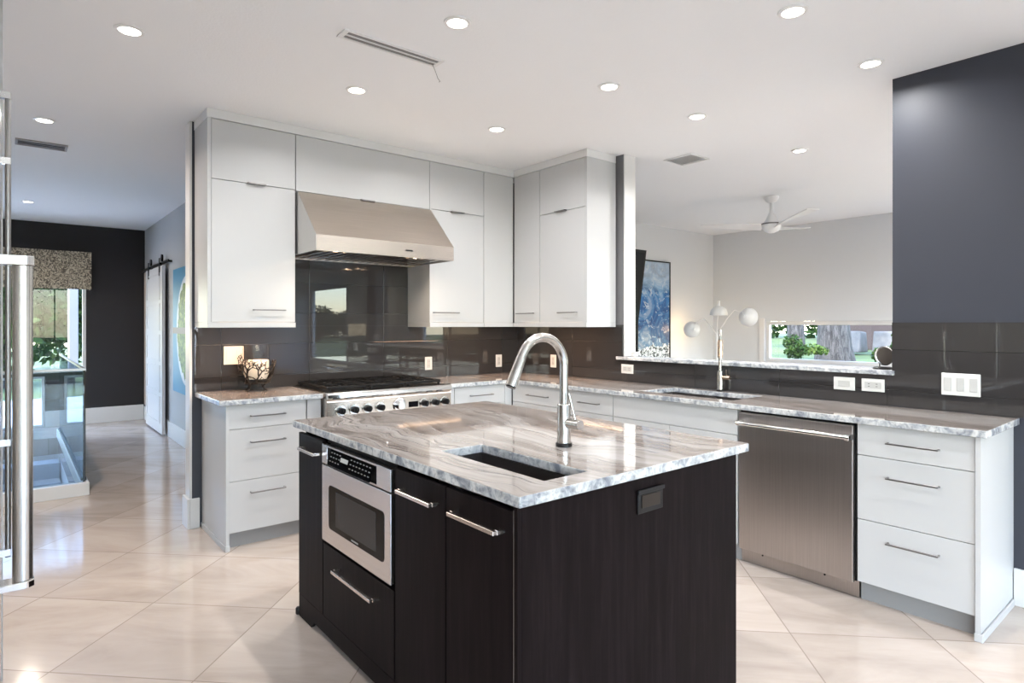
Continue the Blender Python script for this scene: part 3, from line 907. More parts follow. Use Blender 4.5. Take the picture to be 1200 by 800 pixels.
# rounded dark window
def rrect(y0, y1, z0, z1, r, n=5):
    p = []
    for cx, cz, a0 in ((y1-r, z1-r, 0), (y0+r, z1-r, PI/2), (y0+r, z0+r, PI), (y1-r, z0+r, 3*PI/2)):
        for k in range(n+1):
            a = a0+PI/2*k/n; p.append((cx+r*math.cos(a), cz+r*math.sin(a)))
    return p
w_ = MB().prism(rrect(1.985, 2.478, .512, .695, .018), 0, MF-.0016, MF-.0002).build('window_frame', M['bglass'], fr)
MB().prism(rrect(2.045, 2.405, .535, .680, .006), 0, MF-.0026, MF-.0018).build('window_glass', M['screen'], w_)
bx(MF-.0022, MF-.0018, 2.195, 2.255, .519, .525).build('brand_mark', M['toe'], w_)
# upper fascia with angled control panel pocket
fa = MB().box(MF, IX0-.002, MY0, 2.045, .776, .857, bev=.0015).box(MF, IX0-.002, 2.500, MY1, .776, .857, bev=.0015)
fa.box(MF, IX0-.002, 2.0455, 2.4995, .776, .783).box(MF, IX0-.002, 2.0455, 2.4995, .850, .857)
fa.build('fascia', M['steely'], mw)
bx(IX0-.010, IX0-.004, 2.047, 2.498, .7835, .8495).build('pocket_back', M['black'], mw)
cp = MB().prism([(MF-.012, .7835), (MF+.006, .8495), (MF+.011, .8495), (MF-.006, .7835)], 1, 2.085, 2.470).build('control_panel', M['bglass'], mw)
bt = MB()
def on_panel(yv, f, dy, dz):
    xa = MF-.012+.018*f-.0012; za = .7835+.066*f
    xb = xa+.018*dz/.066
    bt.bm.faces.new([bt.bm.verts.new(p) for p in ((xa, yv, za), (xa, yv+dy, za), (xb, yv+dy, za+dz), (xb, yv, za+dz))])
for i in range(14):
    if 7 <= i <= 9: continue
    for f in (.25, .5, .75): on_panel(2.09+i*.027, f, .014, .004)
bt.build('keypad_marks', M['slotg'], cp)
bt = MB(); on_panel(2.285, .45, .07, .016); bt.build('clock_display', M['sock'], cp)

# ---------------------------------------------------------------- faucets
def arc_pts(c, r, a0, a1, dirv, n=18):
    d = Vector((dirv[0], dirv[1], 0)).normalized()
    return [Vector(c)+d*(r*math.cos(a0+(a1-a0)*k/n))+Vector((0, 0, r*math.sin(a0+(a1-a0)*k/n))) for k in range(n+1)]
fb = Vector((1.597, 1.637, SLT+.0005))
ft = thing('island_faucet', 'brushed nickel gooseneck pull-down faucet standing on the island top', 'faucet', fb)
MB().lathe([(.031, 0), (.031, .012), (.029, .014)], fb).build('base_ring', M['black'], ft)
MB().lathe([(.0255, .0145), (.0255, .155), (.022, .158)], fb).build('body', M['nickel'], ft)
cz = fb.z+.300
ctr = Vector((fb.x-.108, fb.y, cz))
pts = [fb+Vector((0, 0, .1585)), fb+Vector((0, 0, .24))]+arc_pts(ctr, .108, 0, math.radians(158), (1, 0), 22)
MB().tube(pts, .0165, 18).build('neck', M['nickel'], ft)
e = pts[-1]; tdir = (pts[-1]-pts[-2]).normalized()
sp = MB().tube([e+tdir*.0005, e+tdir*.02, e+tdir*.085, e+tdir*.112], [.0172, .0185, .021, .020], 20).build('spray_head', M['nickel'], ft)
MB().cyl(e+tdir*.1125, e+tdir*.116, .017).build('nozzle', M['black'], sp)
hz = fb.z+.088
hb = MB().cyl((fb.x, fb.y-.024, hz), (fb.x, fb.y-.083, hz), .0185).build('handle_barrel', M['nickel'], ft)
MB().tube([(fb.x, fb.y-.058, hz+.018), (fb.x-.004, fb.y-.048, hz+.06), (fb.x-.010, fb.y-.036, hz+.112)], [.005, .0045, .0055], 10).build('lever', M['nickel'], hb)
MB().lathe([(.018, 0), (.018, .003), (0, .0035)], (fb.x, fb.y-.0835, hz), (0, -1, 0)).build('end_cap', M['chrome'], hb)

f2 = Vector((3.742, 2.312, SLT+.0005))
ft = thing('sink_faucet', 'slim nickel faucet behind the main sink, in front of the half wall', 'faucet', f2)
MB().lathe([(.028, 0), (.028, .010), (.024, .012)], f2).build('base_ring', M['black'], ft)
MB().lathe([(.020, .0125), (.020, .135), (.013, .140)], f2).build('body', M['nickel'], ft)
dv = Vector((-.85, -.53, 0)).normalized()
p2 = [f2+Vector((0, 0, .1405)), f2+Vector((0, 0, .34))]+arc_pts(f2+dv*.06+Vector((0, 0, .355)), .06, 0, PI, (-dv.x, -dv.y), 14)
MB().tube(p2, .0115, 14).build('neck', M['nickel'], ft)
e = p2[-1]
MB().tube([e-Vector((0, 0, .0005)), e-Vector((0, 0, .02)), e-Vector((0, 0, .12))], [.014, .0175, .0175], 18).build('spray_head', M['nickelrefl'], ft)
hb = MB().cyl(f2+Vector((0, -.020, .095)), f2+Vector((0, -.075, .095)), .014).build('handle_barrel', M['nickelrefl'], ft)
MB().tube([f2+Vector((-.010, -.055, .108)), f2+Vector((-.02, -.06, .15))], .004, 8).build('lever', M['nickel'], hb)

# main double sink
s = MB(); x0, x1, y0, y1, zb = 3.337, 3.708, 1.977, 2.668, .66
y1 = 2.6705
for a, b_ in ((y0, 2.322), (2.330, y1)):
    s.box(x0, x0+.006, a, b_, zb, SLB-.002).box(x1-.006, x1, a, b_, zb, SLB-.002).box(x0+.006, x1-.006, a, a+.006, zb, SLB-.002).box(x0+.006, x1-.006, b_-.006, b_, zb, SLB-.002).box(x0, x1, a, b_, zb-.006, zb)
s.box(x0, x1, 2.322, 2.330, SLB-.03, SLB-.004)
sk2 = thing('kitchen_sink', 'undermount double-bowl steel sink in the right countertop', 'sink', ((x0+x1)/2, (y0+y1)/2, zb-.006))
s.build('basin', M['sinkm'], sk2)

# ---------------------------------------------------------------- outlets and switches
def plate(label, cat, name, axis, p, a, b_, z0, z1, n, kind, m='white'):
    """axis 'y': on the hood wall (face y=p), axis 'x': on the pass-through wall (face x=p)"""
    t = thing(name, label, cat, ((a+b_)/2, p, z0) if axis == 'y' else (p, (a+b_)/2, z0))
    def B(u0, u1, v0, v1, d0, d1, bev=.001):
        if axis == 'y': return bx(u0, u1, p-d1, p-d0, v0, v1, bev=bev, seg=1)
        return bx(p-d1, p-d0, u0, u1, v0, v1, bev=bev, seg=1)
    B(a, b_, z0, z1, .0006, .006, .002).build('cover_plate', M[m], t)
    W = (b_-a); H_ = (z1-z0)
    for k in range(n):
        c = a+W*(k+.5)/n
        if kind == 'switch':
            B(c-.016, c+.016, z0+H_*.2, z1-H_*.2, .0062, .0095).build('rocker', M['sock' if m == 'white' else m], t)
        elif kind == 'rockerh':
            B(a+W*.22, b_-W*.22, z0+H_*.28, z1-H_*.28, .0062, .0095).build('rocker', M['sock'], t)
        elif kind == 'outletv':
            sf = B(c-.017, c+.017, z0+H_*.17, z1-H_*.17, .0062, .008).build('socket_face', M['sock'], t)
            sl = MB()
            for zz in (z0+H_*.34, z0+H_*.66):
                for dx in (-.006, .005):
                    if axis == 'y': sl.box(c+dx, c+dx+.002, p-.0086, p-.0082, zz-.004, zz+.004)
                    else: sl.box(p-.0086, p-.0082, c+dx, c+dx+.002, zz-.004, zz+.004)
            sl.build('slots', M['gap'], sf)
        elif kind == 'outleth':
            sf = B(a+W*.14, b_-W*.14, z0+H_*.24, z1-H_*.24, .0062, .008).build('socket_face', M['sock'], t)
            sl = MB()
            for yy in (a+W*.33, a+W*.67):
                for dz in (-.008, .006):
                    if axis == 'y': sl.box(yy-.005, yy+.005, p-.0086, p-.0082, z0+H_/2+dz, z0+H_/2+dz+.003)
                    else: sl.box(p-.0086, p-.0082, yy-.005, yy+.005, z0+H_/2+dz, z0+H_/2+dz+.003)
            sl.build('slots', M['gap'], sf)
PY = WY-.010; PX = WX-.010
plate('square cream double switch plate behind the candle holder', 'switch', 'light_switch', 'y', PY, 1.135, 1.268, 1.093, 1.220, 2, 'switch', 'almond')
plate('white vertical outlet on the backsplash just right of the range', 'outlet', 'wall_outlet', 'y', PY, 2.75, 2.822, .980, 1.092, 1, 'outletv')
plate('white vertical outlet on the hood wall backsplash near the corner', 'outlet', 'wall_outlet', 'y', PY, 3.523, 3.595, .972, 1.088, 1, 'outletv')
plate('white vertical outlet behind the island faucet neck', 'outlet', 'wall_outlet', 'x', PX, 3.98, 4.055, .985, 1.099, 1, 'outletv')
plate('white horizontal outlet under the left end of the ledge', 'outlet', 'wall_outlet', 'x', PX, 3.10, 3.222, .982, 1.055, 1, 'outleth')
plate('white horizontal single switch plate, left of two plates under the ledge', 'switch', 'light_switch', 'x', PX, 1.468, 1.586, .987, 1.062, 1, 'rockerh')
plate('white horizontal outlet, right of two plates under the ledge', 'outlet', 'wall_outlet', 'x', PX, 1.312, 1.432, .990, 1.062, 1, 'outleth')
plate('wide white triple switch plate on the dark tiles at right', 'switch', 'light_switch', 'x', PX, .874, 1.042, 1.003, 1.118, 3, 'switch')

# ---------------------------------------------------------------- candle holder
cc = Vector((1.304, 4.36, SLT+.0005))
ch = thing('candle_holder', 'black coral-branch metal candle holder with glass hurricane and ivory candle', 'candle holder', cc)
gl = MB().lathe([(.002, .075), (.072, .077), (.088, .11), (.090, .20), (.088, .315), (.0855, .315), (.0875, .20), (.0855, .112), (.070, .080), (.002, .078)], cc, seg=32, caps=False)
gl.build('hurricane_glass', M['glass'], ch)
cd = MB().lathe([(.0, .082), (.066, .082), (.080, .115), (.081, .205), (.076, .212), (.0, .205)], cc, seg=28).build('candle', M['wax'], ch)
cr = MB(); rng = random.Random(5)
def bowl_r(hh): return .070+.055*max(0, min(1, (hh-.05)/.15))**.7
def coral(th, hh, ang, ln, r, depth):
    n = 4; P = []
    for k in range(n+1):
        R = bowl_r(hh)+.004
        P.append(cc+Vector((R*math.cos(th), R*math.sin(th), hh)))
        ang += rng.uniform(-.25, .25)
        if k < n: th += math.sin(ang)*ln/n/R; hh += math.cos(ang)*ln/n
    cr.tube(P, [r*(1-.1*k) for k in range(n+1)], 5)
    if depth > 0 and hh < .235:
        for s_ in (-1, 1) if rng.random() < .85 else (rng.choice((-1, 1)),):
            coral(th, hh, ang+s_*rng.uniform(.35, .8), ln*rng.uniform(.65, .85), r*.8, depth-1)
for th in (-2.75, -2.35, -1.95, -.35, .35, 1.2, 2.2):
    coral(th, .055, rng.uniform(-.2, .2), .055, .0075, 5)
cr.tube([cc+Vector((.074*math.cos(a*PI/12), .074*math.sin(a*PI/12), .055)) for a in range(25)], .005, 6)
for a in range(4):
    th = a*PI/2+.6
    cr.tube([cc+Vector((r*math.cos(th), r*math.sin(th), z)) for r, z in ((.074, .056), (.060, .038), (.066, .016), (.088, .005))], [.006, .0055, .005, .0045], 6)
cr.build('coral_frame', M['bronze'], ch)

# ---------------------------------------------------------------- fridge column at the left edge
fg = thing('refrigerator', 'built-in stainless refrigerator with long tubular handle at the left edge', 'refrigerator', (-.4, 2.0, 0))
DX = -.030
bx(-.76, DX-.06, .86, 3.045, .10, 2.32).build('cabinet_body', M['steelz'], fg)
bx(-.76, DX-.08, .87, 3.04, 0, .099).build('kick_plate', M['black'], fg)
d1 = bx(DX-.055, DX, .865, 1.985, .12, 2.13, bev=.004).build('door', M['steelz'], fg)
d2 = bx(DX-.055, DX, 1.995, 3.04, .12, 2.13, bev=.004).build('door', M['steelz'], fg)
bx(DX-.055, DX-.006, .865, 3.04, 2.14, 2.31, bev=.003).build('top_grille', M['steelz'], fg)
hy = 1.625; hx = .018
MB().cyl((hx, hy, .842), (hx, hy, 1.492), .0172, seg=28).build('handle', M['steelz'], d1)
for z0, z1 in ((.826, .8415), (1.4925, 1.513)):
    MB().prism([(DX+.0005, hy-.022), (hx+.008, hy-.022), (hx+.019, hy-.012), (hx+.019, hy+.012), (hx+.008, hy+.022), (DX+.0005, hy+.022)], 2, z0, z1, bev=.002).build('handle_bracket', M['chrome'], d1)
MB().cyl((-.0085, 2.42, .66), (-.0085, 2.42, 2.08), .0075, seg=14).build('handle', M['pull'], d2)
for z0 in (.665, 1.0, 1.86, 2.06): MB().box(DX+.0005, -.002, 2.41, 2.43, z0, z0+.02).build('handle_bracket', M['chrome'], d2)
tag(bx(-.775, -.026, 3.050, 3.085, 0, CZ-.002).build('tall_end_panel', M['cab']), 'tall white end panel beside the refrigerator', 'panel')
tag(bx(-.775, DX-.01, .83, 3.048, 2.335, CZ-.002).build('bridge_cabinet', M['cab']), 'white cabinet fascia above the refrigerator', 'cabinet')

# ---------------------------------------------------------------- ceiling lights
def downlight(x, y, label, power=LAMP_W, r=.046, colr=LAMP_COL):
    t = thing('recessed_light', label, 'ceiling light', (x, y, CZ-.008))
    MB().lathe([(r, .0), (r+.014, .002), (r+.016, .0075), (r, .0075)], (x, y, CZ-.008), seg=36, caps=False).build('trim_ring', M['lwhite'], t)
    MB().lathe([(0, .003), (r-.001, .003), (r-.001, .006), (0, .006)], (x, y, CZ-.008), seg=32).build('lens', M['lampdisc'], t)
    d = bpy.data.lights.new('lamp', 'AREA'); d.shape = 'DISK'; d.size = r*2-.01; d.energy = power; d.color = colr
    d.spread = math.radians(160)
    l = bpy.data.objects.new('lamp', d); col.objects.link(l); l.parent = t; l.location = (0, 0, -.002)
LIGHTS = [
 (.424, 3.315, 'leftmost recessed light of the near kitchen ceiling'),
 (1.56, 2.288, 'recessed light above the island, just right of the slot vent'),
 (2.637, 1.276, 'recessed light at the top right, nearest the camera'),
 (3.477, 1.272, 'recessed light closest to the dark wall on the right'),
 (1.554, 3.317, 'recessed light in front of the cabinets over the hood'),
 (2.653, 2.348, 'recessed light in the middle of the kitchen ceiling'),
 (3.479, 2.317, 'recessed light just in front of the pass-through opening'),
 (2.623, 3.36, 'recessed light nearest the inner corner of the wall cabinets'),
]
for x, y, l in LIGHTS: downlight(x, y, l)
downlight(.17, 5.135, 'recessed light above the slatted hall vent', 20, colr=(1, .84, .70))
downlight(.143, 8.645, 'small far recessed light near the dark hall wall', 10, colr=(1, .84, .70))
downlight(4.782, 2.26, 'recessed light in the far room ceiling, in front of the fan', 24)
for i, (x, y) in enumerate(((1.55, 1.2), (1.55, -.2), (-1.5, -1.0), (2.65, -.2), (.2, -1.6), (2.2, -2.4), (5.6, -1.5), (6.3, .6), (7.4, .2), (5.4, .3), (4.0, -4), (0, -5))):  # unseen downlights added around the kitchen to brighten the rooms
    downlight(x, y, 'white recessed ceiling light of the rooms around the kitchen, added out of view for brightness', 6 if i < 4 else (28 if x > 4.5 else 9))
for o in list(col.objects):
    if o.get('label', '').startswith('white recessed ceiling light of the rooms'): o['group'] = 'added fill lights around the kitchen'


# ---------------------------------------------------------------- vents
t = thing('slot_diffuser', 'long double-slot white air diffuser with a dangling cord', 'vent', (1.46, 2.71, CZ-.006))
f = MB().box(1.190, 1.735, 2.664, 2.676, CZ-.007, CZ-.0005).box(1.190, 1.735, 2.744, 2.756, CZ-.007, CZ-.0005).box(1.190, 1.215, 2.6765, 2.7435, CZ-.007, CZ-.0005).box(1.715, 1.735, 2.6765, 2.7435, CZ-.007, CZ-.0005).box(1.2155, 1.7145, 2.706, 2.714, CZ-.007, CZ-.0005)
f.build('frame', M['ventw'], t)
bx(1.2155, 1.7145, 2.6765, 2.7055, CZ-.003, CZ-.001).build('slot', M['slotg'], t)
bx(1.2155, 1.7145, 2.7145, 2.7435, CZ-.003, CZ-.001).build('slot', M['slotg'], t)
MB().tube([(1.69, 2.716, CZ-.004), (1.70, 2.70, CZ-.045), (1.712, 2.69, CZ-.09), (1.722, 2.684, CZ-.105), (1.712, 2.680, CZ-.112)], .0013, 6).build('cord', M['pull'], t)
def grille(label, x0, x1, y0, y1, m, n, along='x'):
    t = thing('ceiling_vent', label, 'vent', ((x0+x1)/2, (y0+y1)/2, CZ-.01))
    MB().box(x0, x1, y0, y0+.015, CZ-.01, CZ-.0005).box(x0, x1, y1-.015, y1, CZ-.01, CZ-.0005).box(x0, x0+.015, y0+.0155, y1-.0155, CZ-.01, CZ-.0005).box(x1-.015, x1, y0+.0155, y1-.0155, CZ-.01, CZ-.0005).build('frame', M[m], t)
    s = MB()
    for k in range(n):
        if along == 'x':
            c = y0+.02+(y1-y0-.04)*(k+.5)/n; hgt = (y1-y0-.04)/n*.3
            s.prism([(c-hgt, CZ-.009), (c+hgt, CZ-.005), (c+hgt, CZ-.004), (c-hgt, CZ-.008)], 0, x0+.0155, x1-.0155)
        else:
            c = x0+.02+(x1-x0-.04)*(k+.5)/n; hgt = (x1-x0-.04)/n*.3
            s.prism([(c-hgt, CZ-.009), (c+hgt, CZ-.005), (c+hgt, CZ-.004), (c-hgt, CZ-.008)], 1, y0+.0155, y1-.0155)
    s.build('louvres', M[m], t)
    bx(x0+.0155, x1-.0155, y0+.0155, y1-.0155, CZ-.002, CZ-.0008).build('backing', M['slot' if m == 'grille' else 'ventw'], t)
grille('dark slatted ceiling vent over the hall by the refrigerator', .02, .335, 5.75, 5.93, 'grille', 3)
grille('white louvred ceiling vent in the far room', 4.185, 4.44, 2.84, 3.11, 'ventw', 9, 'y')

# ---------------------------------------------------------------- ceiling fan
fc = Vector((6.28, 3.27, CZ))
fn = thing('ceiling_fan', 'white three-blade ceiling fan in the far room', 'ceiling fan', (fc.x, fc.y, 2.38))
MB().lathe([(.075, -.001), (.075, -.02), (.055, -.05), (.022, -.07), (.018, -.12), (.022, -.17), (.06, -.25), (.085, -.285)], fc, seg=32).build('canopy', M['lwhite'], fn)
MB().lathe([(.100, -.2865), (.100, -.30)], fc, seg=32).build('dark_band', M['pull'], fn)
MB().lathe([(.098, -.3005), (.095, -.33), (.07, -.37), (.03, -.388), (0, -.39)], fc, seg=32).build('motor_housing', M['lwhite'], fn)
for a in (math.radians(118), math.radians(238), math.radians(-2)):
    b = MB(); n = 10; d = Vector((math.cos(a), math.sin(a), 0)); s_ = Vector((-d.y, d.x, 0))
    tmp = []
    for k in range(n+1):
        u = k/n; r = .101+u*.62
        wv = .03+.055*math.sin(min(1, u*1.3)*PI*.62)*(1-.35*u)
        z = -.315+.05*u
        c = fc+d*r+Vector((0, 0, z))
        tl = .030*(1-u)
        tmp.append([c+s_*wv+Vector((0, 0, tl)), c-s_*wv-Vector((0, 0, tl)), c-s_*wv-Vector((0, 0, tl+.008)), c+s_*wv+Vector((0, 0, tl-.008))])
    V = [[b.bm.verts.new(p) for p in ring] for ring in tmp]
    for p, q in zip(V, V[1:]):
        for i in range(4):
            ff = b.bm.faces.new([p[i], p[(i+1) % 4], q[(i+1) % 4], q[i]]); ff.smooth = True
    b.bm.faces.new(V[0]); b.bm.faces.new(V[-1][::-1])
    bmesh.ops.recalc_face_normals(b.bm, faces=list(b.bm.faces))
    b.build('blade', M['lwhite'], fn)

# ---------------------------------------------------------------- far room things
# television on the wall, tilted down
tv = thing('television', 'black flat television on a tilting wall mount, seen edge on', 'television', (5.9, 5.15, 1.10))
TX0, TX1 = 5.10, 6.405
def tvp(x, zf, dep):   # zf 0 bottom..1 top ; dep 0 front ..
    z = 1.16+zf*1.18*1.0; y = 5.195-zf*.17
    return (x, y+dep, z+dep*.15)
b = MB()
def slant(x0, x1, f0, f1, d0, d1):
    P = [tvp(x, f_, d_) for d_ in (d0, d1) for f_ in (f0, f1) for x in (x0, x1)]
    V = [b.bm.verts.new(p) for p in P]
    for q in ((0, 1, 3, 2), (4, 6, 7, 5), (0, 4, 5, 1), (2, 3, 7, 6), (0, 2, 6, 4), (1, 5, 7, 3)): b.bm.faces.new([V[i] for i in q])
slant(TX0, TX1, 0, 1, 0, .035); b.build('casing', M['black'], tv)
b = MB(); slant(TX0+.03, TX1-.03, .03, .97, -.0015, -.0004); b.build('screen', M['screen'], tv)
bx(5.6, 5.95, 5.20, 5.249, 1.55, 1.75).build('wall_mount', M['black'], tv)
# blue abstract painting
pm, pnt, pb = new_mat('blue and white abstract paint')
pmp = mapping(pnt, scale=(1, 1, 1))
pn = noise(pnt, pmp.outputs[0], 1.9, 9, .6, 2.6)
pn2 = noise(pnt, pmp.outputs[0], 11, 5, .7, 1.5)
sep = pnt.nodes.new('ShaderNodeSeparateXYZ'); pnt.links.new(pmp.outputs[0], sep.inputs[0])
# vertical bands by height (local z from 0 to 1.5)
rz = ramp(pnt, [(0.0, (.75, .75, .75)), (.13, (.6, .62, .65)), (.17, (0.02, .03, .07)), (.30, (.012, .05, .18)), (.52, (.03, .14, .40)), (.60, (.02, .16, .46)), (.66, (.35, .52, .68)), (.76, (.60, .66, .70)), (1.0, (.70, .73, .76))])
mz = pnt.nodes.new('ShaderNodeMath'); mz.operation = 'MULTIPLY_ADD'; mz.inputs[1].default_value = .62; 
pnt.links.new(sep.outputs[2], mz.inputs[0])
ma = pnt.nodes.new('ShaderNodeMath'); ma.operation = 'MULTIPLY_ADD'; ma.inputs[1].default_value = .28; ma.inputs[2].default_value = -.14
pnt.links.new(pn.outputs['Fac'], ma.inputs[0]); pnt.links.new(ma.outputs[0], mz.inputs[2])
pnt.links.new(mz.outputs[0], rz.inputs[0])
rw2 = ramp(pnt, [(.30, (.01, .015, .03)), (.42, (.02, .10, .30)), (.52, (.10, .33, .62)), (.62, (.60, .70, .78)), (.75, (.8, .82, .84))])
pnt.links.new(pn.outputs['Fac'], rw2.inputs[0])
cmx = mixc(pnt, .42, rz.outputs[0], rw2.outputs[0])
rs = ramp(pnt, [(.55, (0, 0, 0)), (.62, (1, 1, 1))]); pnt.links.new(pn2.outputs['Fac'], rs.inputs[0])
cm2 = mixc(pnt, rs.outputs[0], cmx, (.55, .62, .70))
# splattered bottom
lt = pnt.nodes.new('ShaderNodeMath'); lt.operation = 'LESS_THAN'; lt.inputs[1].default_value = .17; pnt.links.new(mz.outputs[0], lt.inputs[0])
spn = noise(pnt, pmp.outputs[0], 24, 2, .6, 1.0)
rsp = ramp(pnt, [(.50, (.78, .78, .78)), (.53, (.02, .02, .02))]); pnt.links.new(spn.outputs['Fac'], rsp.inputs[0])
cm3 = mixc(pnt, lt.outputs[0], cm2, rsp.outputs[0])
pnt.links.new(cm3, pb.inputs['Base Color']); pb.inputs['Roughness'].default_value = .35
pt = thing('abstract_painting', 'tall blue and white abstract painting with thin black frame', 'painting', (6.87, 5.22, .80))
bx(6.46, 7.155, 5.215, 5.235, .735, 2.235).build('canvas', pm, pt)
MB().box(6.445, 6.4595, 5.205, 5.24, .72, 2.25).box(7.1555, 7.17, 5.205, 5.24, .72, 2.25).box(6.46, 7.155, 5.205, 5.24, 2.2355, 2.25).box(6.46, 7.155, 5.205, 5.24, .72, .7345).build('frame', M['black'], pt)
# white box on the ledge near the jamb
wb_ = thing('white_box', 'small white rounded box at the left end of the ledge', 'box', (3.86, 3.13, 1.1155))
MB().box(3.845, 3.895, 3.135, 3.175, 1.1155, 1.146, bev=.006).build('body', M['white'], wb_)
MB().box(3.843, 3.897, 3.133, 3.177, 1.1465, 1.152, bev=.002).build('lid', M['lwhite'], wb_)
# round metal ornament with base at the right end of the ledge
ro = thing('round_ornament', 'small round silver disc on a black oval base at the right end of the ledge', 'ornament', (3.90, 1.345, 1.1155))
MB().lathe([(.052, 0), (.052, .006), (.042, .012), (0, .013)], (3.885, 1.355, 1.1155), seg=28).build('base', M['black'], ro)
MB().tube([(3.885, 1.372, 1.128), (3.885, 1.374, 1.20)], .003, 8).build('stem', M['black'], ro)
dn = Vector((-.55, -.62, .12)).normalized()
dc = Vector((3.895, 1.352, 1.190))
MB().lathe([(.0, -.016), (.044, -.014), (.054, -.004), (.056, .004), (.050, .008)], dc, dn, 36).build('rim', M['steelz'], ro)
MB().lathe([(.0485, .0085), (.0485, .011), (0, .014)], dc, dn, 32).build('face', mat('dark grey brown disc', (.10, .085, .075), .35), ro)
# three-armed floor lamp
lx, ly = 7.30, 4.56
lp = thing('floor_lamp', 'white three-armed floor lamp with domed shades, warm glow on wall', 'lamp', (lx, ly, 0))
MB().lathe([(.15, 0), (.15, .02), (.03, .03)], (lx, ly, 0)).build('base', M['lwhite'], lp)
MB().cyl((lx, ly, .0305), (lx, ly, 1.24), .012).build('pole', M['lwhite'], lp)
sh = []
def shade(c, n, r, bulb):
    n = Vector(n).normalized(); c = Vector(c)
    prof = [(r, 0), (r*.97, .35*r), (r*.80, .75*r), (r*.45, 1.0*r), (.02, 1.08*r), (.018, 1.3*r), (0, 1.3*r)]
    inn = [(r*.96, 0.0), (r*.93, .35*r), (r*.76, .72*r), (r*.4, .95*r), (0, 1.0*r)]
    s = MB().lathe(prof, c, n, 32, caps=False).lathe(inn, c, n, 32, caps=False).build('lamp_shade', M['lwhite'], lp)
    if bulb:
        MB().lathe([(0, -.03), (.028, -.01), (.034, .02), (.02, .06), (.012, .075)], c, n, 16).build('bulb', M['bulb'], s)
        d = bpy.data.lights.new('lamp', 'POINT'); d.energy = bulb; d.color = (1, .62, .30); d.shadow_soft_size = .04
        l = bpy.data.objects.new('lamp', d); col.objects.link(l); l.parent = lp; l.location = c-n*.06-Vector((lx, ly, 0))
shade((lx, 4.53, 1.495), (0, 0, 1), .115, 0)
shade((7.33, 4.97, 1.305), (-.62, -.72, .0), .112, .8)
shade((7.36, 4.13, 1.468), (-.90, -.05, .08), .120, .8)
ar = MB().tube([(lx, ly, 1.24), (lx, 4.73, 1.44), (lx, 4.78, 1.45), (7.28, 4.93, 1.36)], .006, 8).tube([(lx, ly, 1.24), (lx, 4.55, 1.42), (lx, 4.53, 1.58)], .006, 8).tube([(lx, ly, 1.24), (lx, 4.40, 1.46), (lx, 4.30, 1.56), (7.24, 4.15, 1.52)], .006, 8)
ar.build('arms', M['lwhite'], lp)
MB().lathe([(.018, 0), (.018, .045)], (lx, 4.53, 1.645)).build('finial', M['lwhite'], lp)

# ---------------------------------------------------------------- hall things
bd = thing('barn_door', 'white panelled sliding barn door on a black rail', 'door', (1.44, 9.2, .02))
MB().box(1.425, 1.462, 8.50, 9.66, .02, 2.10, bev=.003).build('slab', M['trim'], bd)
pn_ = MB()
for k in range(5):
    z0 = .14+k*.385
    for (a, b_, c, d_) in ((8.62, 9.54, z0, z0+.02), (8.62, 9.54, z0+.32, z0+.34)): pn_.box(1.418, 1.4245, a, b_, c, d_)
    for yy in (8.62, 9.52): pn_.box(1.418, 1.4245, yy, yy+.02, z0+.0205, z0+.3195)
pn_.build('panel_moulding', M['trim'], bd)
hg = MB()
for yy in (8.62, 9.40): hg.box(1.417, 1.4245, yy, yy+.05, 1.98, 2.20).lathe([(.045, 0), (.045, .02)], (1.44, yy+.025, 2.205), (1, 0, 0), 20).box(1.417, 1.445, yy+.01, yy+.04, 2.12, 2.14)
hg.build('hanger', M['black'], bd)
tk = thing('barn_door_track', 'black steel rail carrying the barn door', 'rail', (1.455, 9.2, 2.13))
bx(1.45, 1.462, 8.25, 10.2, 2.125, 2.158).build('rail', M['black'], tk)
sp_ = MB()
for yy in (8.3, 8.95, 9.6, 10.15): sp_.cyl((1.463, yy, 2.141), (1.499, yy, 2.141), .012, seg=12)
sp_.build('spacers', M['black'], tk)
struct('trim_7', bx(1.487, 1.4985, 9.68, 10.22, .215, 2.12), M['casing'])
# hall painting: blue field, round island of trees with reflection
hm, hnt, hb_ = new_mat('blue canvas with round tree island')
hp = mapping(hnt)
hs = hnt.nodes.new('ShaderNodeSeparateXYZ'); hnt.links.new(hp.outputs[0], hs.inputs[0])
hn = noise(hnt, hp.outputs[0], 7, 5, .6, .6)
hn2 = noise(hnt, hp.outputs[0], 22, 4, .7, .3)
def mth(op, a, b=None):
    x = hnt.nodes.new('ShaderNodeMath'); x.operation = op
    for i, s_ in enumerate((a, b)):
        if s_ is None: continue
        if isinstance(s_, (int, float)): x.inputs[i].default_value = s_
        else: hnt.links.new(s_, x.inputs[i])
    return x.outputs[0]
yy_ = mth('MULTIPLY', hs.outputs[1], 1.15); zz_ = mth('SUBTRACT', hs.outputs[2], .70)
rad = mth('SQRT', mth('ADD', mth('MULTIPLY', yy_, yy_), mth('MULTIPLY', zz_, zz_)))
rr_ = mth('ADD', rad, mth('MULTIPLY', hn.outputs['Fac'], .25))
tree_ = mth('LESS_THAN', rr_, .66)
circ_ = mth('LESS_THAN', rad, .60)
gcol = ramp(hnt, [(.35, (.015, .05, .012)), (.5, (.07, .17, .03)), (.62, (.22, .32, .07)), (.75, (.5, .5, .3))])
hnt.links.new(hn2.outputs['Fac'], gcol.inputs[0])
c1 = mixc(hnt, circ_, (.07, .28, .47), (.60, .68, .74))
c2 = mixc(hnt, tree_, c1, gcol.outputs[0])
band_ = mth('LESS_THAN', mth('ABSOLUTE', zz_), .035)
c3 = mixc(hnt, band_, c2, (.20, .17, .15))
hnt.links.new(c3, hb_.inputs['Base Color']); hb_.inputs['Roughness'].default_value = .5
